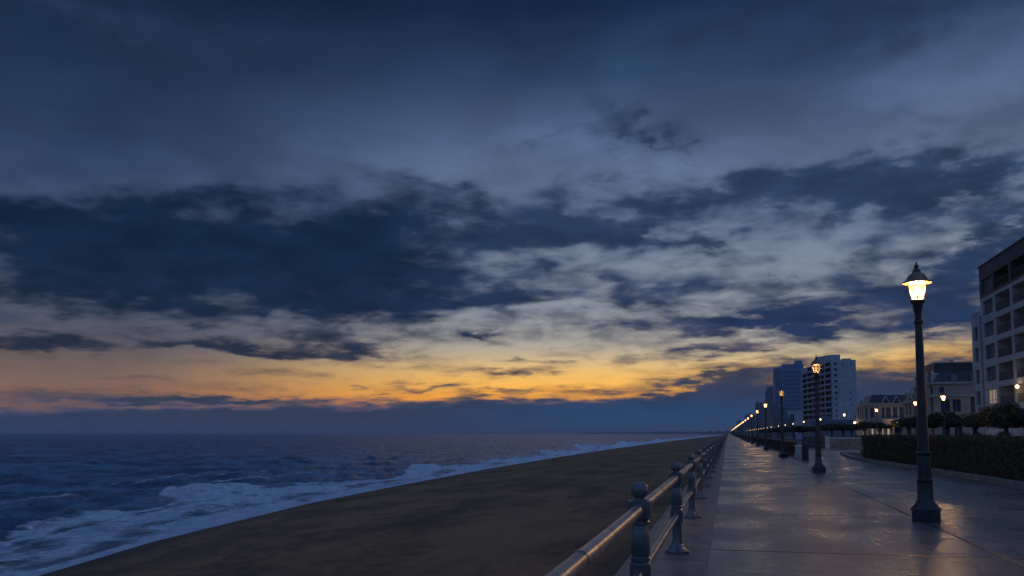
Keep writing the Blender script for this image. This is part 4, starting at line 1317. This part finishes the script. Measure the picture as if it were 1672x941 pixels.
    # dormers on the sea slope and the front slope
    for (y, zz, hh) in ((y0 + 2.0, 9.9, 1.8), (y0 + 6.2, 9.9, 1.8), (y0 + 10.4, 9.9, 1.8), (y0 + 14.0, 9.9, 1.8), (y0 + 18.5, 7.7, 1.6), (y0 + 22, 7.7, 1.6)):
        dm = MB(); dm.box(x0 + 0.0, x0 + 1.4, y - 0.75, y + 0.75, zz, zz + hh * 0.7)
        dm.poly([(x0, y - 0.75, zz + hh * 0.7), (x0, y, zz + hh), (x0, y + 0.75, zz + hh * 0.7)][::-1])
        dm.poly([(x0 - 0.1, y - 0.85, zz + hh * 0.66), (x0 - 0.1, y, zz + hh + 0.02), (x0 + 1.4, y, zz + hh + 0.02), (x0 + 1.4, y - 0.85, zz + hh * 0.66)])
        dm.poly([(x0 - 0.1, y + 0.85, zz + hh * 0.66), (x0 - 0.1, y, zz + hh + 0.02), (x0 + 1.4, y, zz + hh + 0.02), (x0 + 1.4, y + 0.85, zz + hh * 0.66)][::-1])
        do = dm.build('dormer', M['trim'], rf, smooth=False)
    for (x, zz) in ((x0 + 2.9, 10.0), (x0 + 5.8, 9.95), (x0 + 7.0, 9.95), (x0 + 8.6, 9.95)):
        dm = MB(); dm.box(x - 0.42, x + 0.42, y0 + 0.02, y0 + 1.2, zz - 0.1, zz + 1.0); dm.build('dormer', M['frame'], rf, smooth=False)
    # oval window with its ring
    ov = MB(); n = 24
    for k in range(n):
        a0 = 2 * PI * k / n; a1 = 2 * PI * (k + 1) / n
        P = lambda a, s, dy: (x0 + 0.95 + 0.55 * s * math.cos(a), y0 + dy, 8.55 + 0.75 * s * math.sin(a))
        ov.poly([P(a0, 0.78, -0.08), P(a1, 0.78, -0.08), P(a1, 1.0, -0.08), P(a0, 1.0, -0.08)]); ov.poly([P(a0, 1.0, -0.08), P(a1, 1.0, -0.08), P(a1, 1.0, 0), P(a0, 1.0, 0)])
    vo = ov.build('oval_window', M['trim'], root, smooth=False)
    ov = MB(); ov.poly([P(2 * PI * k / n, 0.79, -0.04) for k in range(n)]); ov.build('pane', M['glass'], vo, smooth=False)
    # balcony on the front
    bk = MB(); bk.obox(Of, Uf, Nf, 7.8, 11.4, -1.3, -0.253, 4.2, 4.42)
    bo = bk.build('balcony', M['trim'], root, smooth=False)
    bk = MB(); bk.obox(Of, Uf, Nf, 7.8, 11.4, -1.3, -1.25, 5.1, 5.16)
    for j in range(19): bk.obox(Of, Uf, Nf, 7.82 + j * 0.195, 7.86 + j * 0.195, -1.3, -1.26, 4.42, 5.1)
    bk.build('railing', M['trim'], bo, smooth=False)
    return root

mansard_big()
wall_lamp((41.1, 148.6, 4.72), (0, -1), 'warm square wall lamp by the balcony of the big slate roofed house', 0.27, 60)


# --- low mansard house
def mansard_low():
    root = house('mansard_house', 'low cream house with triangular dormers in a dark slate roof')
    x0, y0 = 29.9, 200.0
    Of = Vector((x0, y0, 0)); Uf = Vector((1, 0, 0)); Nf = Vector((0, 1, 0)); Lf = 12.5
    Os = Vector((x0, y0 + 19, 0)); Us = Vector((0, -1, 0)); Ns = Vector((1, 0, 0)); Ls = 19
    front = [(0.2, 1.0, 4.9, 7.2), (2.5, 3.1, 4.9, 7.2), (3.4, 4.3, 4.9, 7.2), (4.8, 5.7, 4.9, 7.2), (6.1, 7.4, 4.9, 7.2), (7.9, 9.0, 4.9, 7.2), (9.4, 10.8, 4.9, 7.2)]
    gf = [(0.3, 0.8, 0.6, 2.6), (1.3, 1.9, 0.6, 2.6), (2.5, 3.1, 0.6, 2.6), (3.5, 4.1, 0.6, 2.6), (5.0, 6.4, -0.05, 2.9), (7.4, 8.6, 0.6, 2.8), (9.4, 10.8, 0.6, 2.8)]
    side = [(1.5, 4.0, 4.8, 7.2), (6, 7.5, 4.8, 7.2), (9, 10.5, 4.8, 7.2), (13.0, 17.0, 4.6, 7.3)]
    gs = [(1.2, 3, 0.6, 2.6), (4.4, 6.2, 0.6, 2.6), (8, 9.8, 0.6, 2.6), (11.2, 13, 0.6, 2.6), (14.4, 16.2, 0.6, 2.6)]
    w = MB(); w.facade(Of, Uf, Lf, -0.1, 8.1, [(*q, 0.25) for q in front + gf], Nf); w.facade(Os, Us, Ls, -0.1, 8.1, [(*q, 0.25) for q in side + gs], Ns)
    w.poly([(x0 + Lf, y0, -0.1), (x0 + Lf, y0 + 19, -0.1), (x0 + Lf, y0 + 19, 8.1), (x0 + Lf, y0, 8.1)])
    w.build('wall', M['plaster'], root, smooth=False)
    for q in front: window(root, Of, Uf, Nf, *q, 0.25, None, 1)
    for k, q in enumerate(gf):
        lt = M['lit'] if k < 4 else None
        window(root, Of, Uf, Nf, *q, 0.25, lt, 0, 0, 'warmly lit ground floor window' if lt else None)
    for q in side: window(root, Os, Us, Ns, *q, 0.25, None, 1)
    for k, q in enumerate(gs):
        lt = M['lit'] if k in (0, 2, 3) else M['lit_soft']
        window(root, Os, Us, Ns, *q, 0.25, lt, 1, 0, 'warmly lit ground floor window')
    # projecting ground-floor front with terrace
    e = MB(); e.box(x0 + 2.35, x0 + 7.1, y0 - 1.6, y0 - 0.003, 3.2, 4.6); e.box(x0 + 2.5, x0 + 2.75, y0 - 1.55, y0 - 1.3, -0.1, 3.197); e.box(x0 + 4.4, x0 + 4.65, y0 - 1.55, y0 - 1.3, -0.1, 3.197); e.box(x0 + 6.75, x0 + 7.0, y0 - 1.55, y0 - 1.3, -0.1, 3.197)
    e.build('porch', M['plaster'], root, smooth=False)
    c = MB()
    for (z, h_, o_) in ((7.8, 0.26, 0.3), (4.05, 0.22, 0.2)):
        if z > 5: c.obox(Of, Uf, Nf, -o_, Lf, -o_, -0.003, z, z + h_)
        c.obox(Os, Us, Ns, 0, Ls - 0.003, -o_, -0.003, z, z + h_)
    c.build('cornice', M['trim'], root, smooth=False)
    r = MB()
    r.prism([(x0 + 0.05, y0 + 0.05), (x0 + Lf, y0 + 0.05), (x0 + Lf, y0 + 12), (x0 + 0.05, y0 + 12)], 8.13, 9.9, [(x0 + 0.9, y0 + 1.1), (x0 + Lf, y0 + 1.1), (x0 + Lf, y0 + 11), (x0 + 0.9, y0 + 11)])
    for x in (x0 + 3.4, x0 + 5.6, x0 + 8.6):
        r.poly([(x - 0.85, y0, 8.15), (x + 0.85, y0, 8.15), (x, y0, 9.55)])
        r.poly([(x - 0.85, y0, 8.15), (x, y0, 9.55), (x, y0 + 1.2, 9.55), (x - 0.85, y0 + 1.2, 8.15)]); r.poly([(x, y0, 9.55), (x + 0.85, y0, 8.15), (x + 0.85, y0 + 1.2, 8.15), (x, y0 + 1.2, 9.55)])
    r.prism([(x0 + 0.05, y0 + 12.1), (x0 + 8, y0 + 12.1), (x0 + 8, y0 + 18.9), (x0 + 0.05, y0 + 18.9)], 8.13, 9.3, [(x0 + 1.0, y0 + 12.1), (x0 + 8, y0 + 12.1), (x0 + 8, y0 + 18), (x0 + 1.0, y0 + 18)])
    rf = r.build('roof', M['slate'], root, smooth=False)
    t = MB(); t.box(x0 + 0.75, x0 + 3.2, y0 + 0.9, y0 + 3, 9.9, 10.05); t.build('roof_edge', M['trim'], rf, smooth=False)
    for x in (x0 + 3.4, x0 + 5.6, x0 + 8.6):
        dm = MB()
        for s in (-1, 1):
            a = Vector((x + s * 0.9, y0 - 0.1, 8.12)); bq = Vector((x, y0 - 0.1, 9.62)); dd = (bq - a).normalized()
            nn = Vector((-dd.z, 0, dd.x)) * 0.16 * (1 if s < 0 else -1)
            q0, q1 = a, bq
            dm.poly([q0, q1, q1 + Vector((0, 1.3, 0)), q0 + Vector((0, 1.3, 0))]); dm.poly([q0, q1, q1 - Vector((0, 0, 0.22)), q0 - Vector((s * 0.2, 0, 0))])
        dm.build('dormer', M['trim'], rf, smooth=False)
    for y in (y0 + 1.6, y0 + 4.6, y0 + 8, y0 + 14.5):
        dm = MB(); dm.box(x0 + 0.02, x0 + 1.0, y - 0.8, y + 0.8, 8.1, 9.2); dm.poly([(x0 - 0.1, y - 0.95, 9.2), (x0 - 0.1, y + 0.95, 9.2), (x0 + 1.1, y + 0.95, 9.6), (x0 + 1.1, y - 0.95, 9.6)]); dm.build('dormer', M['trim'], rf, smooth=False)
    return root

mansard_low()
wall_lamp((34.9, 198.2, 4.05), (0, -1), 'round warm wall lamp on the porch of the low cream house', 0.2, 90)
wall_lamp((29.7, 218.2, 4.1), (-1, 0), 'warm wall lamp on the sea facing side of the low cream house', 0.24, 60)


# --- pale tower with balconies
def tower_pale():
    root = house('apartment_tower', 'pale tall apartment tower with a full height stack of dark balconies')
    A = Vector((48.8, 433, 0)); Bc = Vector((39.1, 487, 0)); U = (A - Bc).normalized(); L = (A - Bc).length
    N = Vector((-U.y, U.x, 0))
    if N.x < 0: N = -N
    H = 36.4; FH = 2.78; z0 = 2.6
    holes = []; nb = 6; edges = [1.5, 11.5, 20.5, 28.5, 35.5, 42.0, 53.2]
    cells = []
    for k in range(12):
        for j in range(nb):
            a, c = edges[j] + 0.55, edges[j + 1] - 0.55
            if j == nb - 1: a += 0.6
            zz = z0 + FH * k
            if k == 11 and j < 1: continue
            holes.append((a, c, zz + 0.62, zz + FH - 0.32, 1.6)); cells.append((a, c, zz, k, j))
    w = MB(); rc = MB(); w.facade(Bc, U, L, -0.1, H, holes, N, rc); rc.build('balcony_recess', M['recess_shade'], root, smooth=False)
    # end wall towards the camera, with a column of small windows
    E1 = Vector((59.5, 433, 0)); Ue = Vector((1, 0, 0)); Ne = Vector((0, 1, 0))
    he = []
    for k in range(12): he.append((0.8, 2.3, z0 + FH * k + 0.9, z0 + FH * k + 2.1, 0.25))
    spots = [(8.3, 11), (7.6, 6), (7.7, 5), (7.8, 4), (9.6, 2), (7.9, 1), (9.2, 0), (4.6, 11)]
    for (u, k) in spots: he.append((u, u + 0.55, z0 + FH * k + 0.9, z0 + FH * k + 1.9, 0.25))
    w.facade(A, Ue, 10.7, -0.1, H, he, Ne)
    w.poly([(59.5, 433, -0.1), (59.5, 500, -0.1), (59.5, 500, H), (59.5, 433, H)])
    w.poly([tuple(A + Vector((0, 0, H))), (59.5, 433, H), (59.5, 487, H), tuple(Bc + Vector((0, 0, H)))])
    w.build('wall', M['tower_white'], root, smooth=False)
    p = MB(); p.prism([(44.2, 452), (49.0, 440), (53.5, 440), (53.5, 460), (44.2, 470)], H, 39.6)
    p.prism([(54.0, 436), (57.8, 436), (57.8, 450), (54.0, 450)], H, 37.3, None)
    p.build('penthouse', M['tower_white'], root, smooth=False)
    for (x, y, h2) in ((47.5, 445, 40.5), (51.0, 445, 40.3)):
        q = MB(); q.tube([(x, y, 39.6), (x, y, h2)], 0.12, 6); q.build('antenna', M['iron'], root)
    me = None
    for k in range(12):
        zz = z0 + FH * k
        s = MB(); s.obox(Bc, U, N, 1.4 if k < 11 else 11.0, L - 1.0, -0.75, -0.003, zz - 0.1, zz + 0.62)
        s.build('balcony', M['tower_white'], root, smooth=False)
    cnt = 0
    for (a, c, zz, k, j) in cells:
        if j % 2 == (k % 2) and cnt < 70:
            q = MB(); q.obox(Bc, U, N, a + (c - a) * 0.45, c - 0.5, 1.52, 1.56, zz + 0.65, zz + FH - 0.4)
            q.build('balcony_door', M['lit_soft'] if (k * 5 + j * 3) % 11 == 0 else M['glass'], root, smooth=False); cnt += 1
    for (a, c, e, f_, dd) in he:
        q = MB(); q.obox(A, Ue, Ne, a + 0.02, c - 0.02, 0.2, 0.24, e + 0.02, f_ - 0.02)
        q.build('window', M['glass'] if f_ - e < 1.1 or e > 20 or e < 7 else M['frame'], root, smooth=False)
    g = MB(); g.box(42.0, 60.5, 426, 432.9, -0.1, 4.6); g.build('ground_floor', M['tower_white'], root, smooth=False)
    return root

tower_pale()


def tower_blue():
    root = house('apartment_tower', 'blue grey high rise tower with curved corner, behind the pale tower')
    x0, x1, y0, H = 32.4, 51.5, 620, 47.2
    pl = []
    for k in range(9):
        a = PI + PI / 2 * k / 8
        pl.append((x0 + 5 + 5 * math.cos(a), y0 + 8 + 8 * math.sin(a)))
    pl += [(x1, y0), (x1, y0 + 30), (x0, y0 + 30)]
    w = MB(); w.prism(pl, -0.1, H); w.prism([(37.6, y0 + 2), (x1, y0 + 2), (x1, y0 + 24), (37.6, y0 + 24)], H, 49.3)
    w.prism([(46.6, y0 + 6), (51, y0 + 6), (51, y0 + 20), (46.6, y0 + 20)], 49.3, 52.0)
    w.build('wall', M['tower_blue'], root, smooth=True, angle=25)
    for k in range(16):
        z = 2.8 * k + 2.8
        s = MB()
        ring = [(x0 + 5 + 5.5 * math.cos(PI + PI / 2 * j / 8), y0 + 8 + 8.5 * math.sin(PI + PI / 2 * j / 8)) for j in range(9)]
        inn = [(x0 + 5 + 5.02 * math.cos(PI + PI / 2 * j / 8), y0 + 8 + 8.02 * math.sin(PI + PI / 2 * j / 8)) for j in range(9)]
        s.prism(ring + inn[::-1], z - 0.15, z + 0.75)
        s.build('balcony', M['tower_blue'], root, smooth=False)
    first = None
    for k in range(15):
        for j in range(6):
            if first is None:
                q = MB(); q.box(0, 1.5, -0.06, -0.01, 0, 1.3); first = q.build('window', M['tower_window'], root, smooth=False); c = first
            else:
                c = first.copy(); COL.objects.link(c)
            c.location = (38.6 + 2.15 * j, y0, 2.8 * k + 3.7)
    g = MB(); g.box(39.4, 51.4, 600, 612, -0.1, 16.5); g.build('annex', M['tower_white'], root, smooth=False)
    g = MB(); g.box(40.2, 43.0, 599.9, 599.95, 9.5, 14.0); g.build('annex_window', M['glass'], root, smooth=False)
    return root

tower_blue()


def tower_round():
    root = house('apartment_tower', 'slim dark far tower with round cap beside the blue tower')
    w = MB(); w.prism([(30.6, 720), (38.2, 720), (38.2, 745), (30.6, 745)], -0.1, 36.2); w.build('wall', M['tower_dim'], root, smooth=False)
    c = MB(); c.lathe([(4.0, 36.2), (4.0, 38.4), (3.8, 39.2), (0.5, 39.5)], 24, cx=35.2, cy=727); c.build('round_cap', M['tower_dim'], root)
    return root

tower_round()

def block(name, label, parts, mat):
    root = house(name, label)
    w = MB(); x0, x1, y0, y1, z = parts[0]; w.box(x0, x1, y0, y1, -0.1, z); w.build('wall', mat, root, smooth=False)
    for (x0, x1, y0, y1, za, z) in parts[1:]:
        r = MB(); r.box(x0, x1, y0, y1, za + 0.003, z); r.build('rooftop', mat, root, smooth=False)

block('apartment_block', 'far dark flat topped block with rooftop mast behind the fourth lamp', [(25.4, 36, 820, 845, 29.5), (26.2, 27.2, 822, 824, 29.5, 31.5)], M['tower_dim'])
block('apartment_block', 'very far low block in the haze beyond the fifth lamp', [(18.5, 29.5, 950, 980, 20.8), (20.5, 26, 952, 970, 20.8, 22.3)], M['tower_dim'])
block('apartment_block', 'smallest far block where the lights meet the horizon', [(12.0, 22.3, 1200, 1240, 17.2), (13.0, 17.0, 1202, 1220, 17.2, 19.0)], M['tower_dim'])
block('low_building', 'low far building behind the clipped trees under the blue tower', [(30, 46, 340, 372, 6.6), (34, 38, 344, 356, 6.6, 8.2)], M['tower_dim'])
for k in range(6):
    block('terrace_house', 'small far terrace house in the dark row under the towers', [(24 + 1.2 * (k % 2), 34, 480 + 62 * k, 520 + 62 * k, 10 + 2.5 * ((k * 3) % 4)), (26, 29, 484 + 62 * k, 500 + 62 * k, 10 + 2.5 * ((k * 3) % 4), 12 + 2.5 * ((k * 3) % 4))], M['tower_dim'])
for o in [x for x in bpy.data.objects if x.get('label') == 'small far terrace house in the dark row under the towers']: o['group'] = 'far terrace houses'

# ------------------------------------------------------------------ sea air
hz = bpy.data.materials.new('sea_air'); hz.use_nodes = True
for n_ in list(hz.node_tree.nodes):
    if n_.type != 'OUTPUT_MATERIAL': hz.node_tree.nodes.remove(n_)
pv = hz.node_tree.nodes.new('ShaderNodeVolumePrincipled')
pv.inputs['Color'].default_value = (0.62, 0.74, 0.92, 1); pv.inputs['Density'].default_value = 0.00014; pv.inputs['Anisotropy'].default_value = 0.35
hz.node_tree.links.new(pv.outputs[0], hz.node_tree.nodes['Material Output'].inputs['Volume'])
b = MB(); b.box(-17000, 3100, -3000, 17000, -6.5, 55)
tag(b.build('haze', hz, smooth=False), kind='stuff')

# ------------------------------------------------------------------ render settings
sc.render.engine = 'CYCLES'
sc.cycles.use_denoising = True
sc.cycles.use_adaptive_sampling = True
sc.cycles.adaptive_threshold = 0.015
sc.cycles.adaptive_min_samples = 12
sc.cycles.max_bounces = 5
sc.cycles.diffuse_bounces = 2
sc.cycles.glossy_bounces = 2
sc.cycles.volume_bounces = 0
sc.cycles.transparent_max_bounces = 8
sc.cycles.sample_clamp_indirect = 4.0
sc.cycles.caustics_reflective = False
sc.cycles.caustics_refractive = False
sc.view_settings.view_transform = 'Standard'
sc.view_settings.look = 'None'
sc.view_settings.gamma = 1.0
sc.view_settings.exposure = 0.0
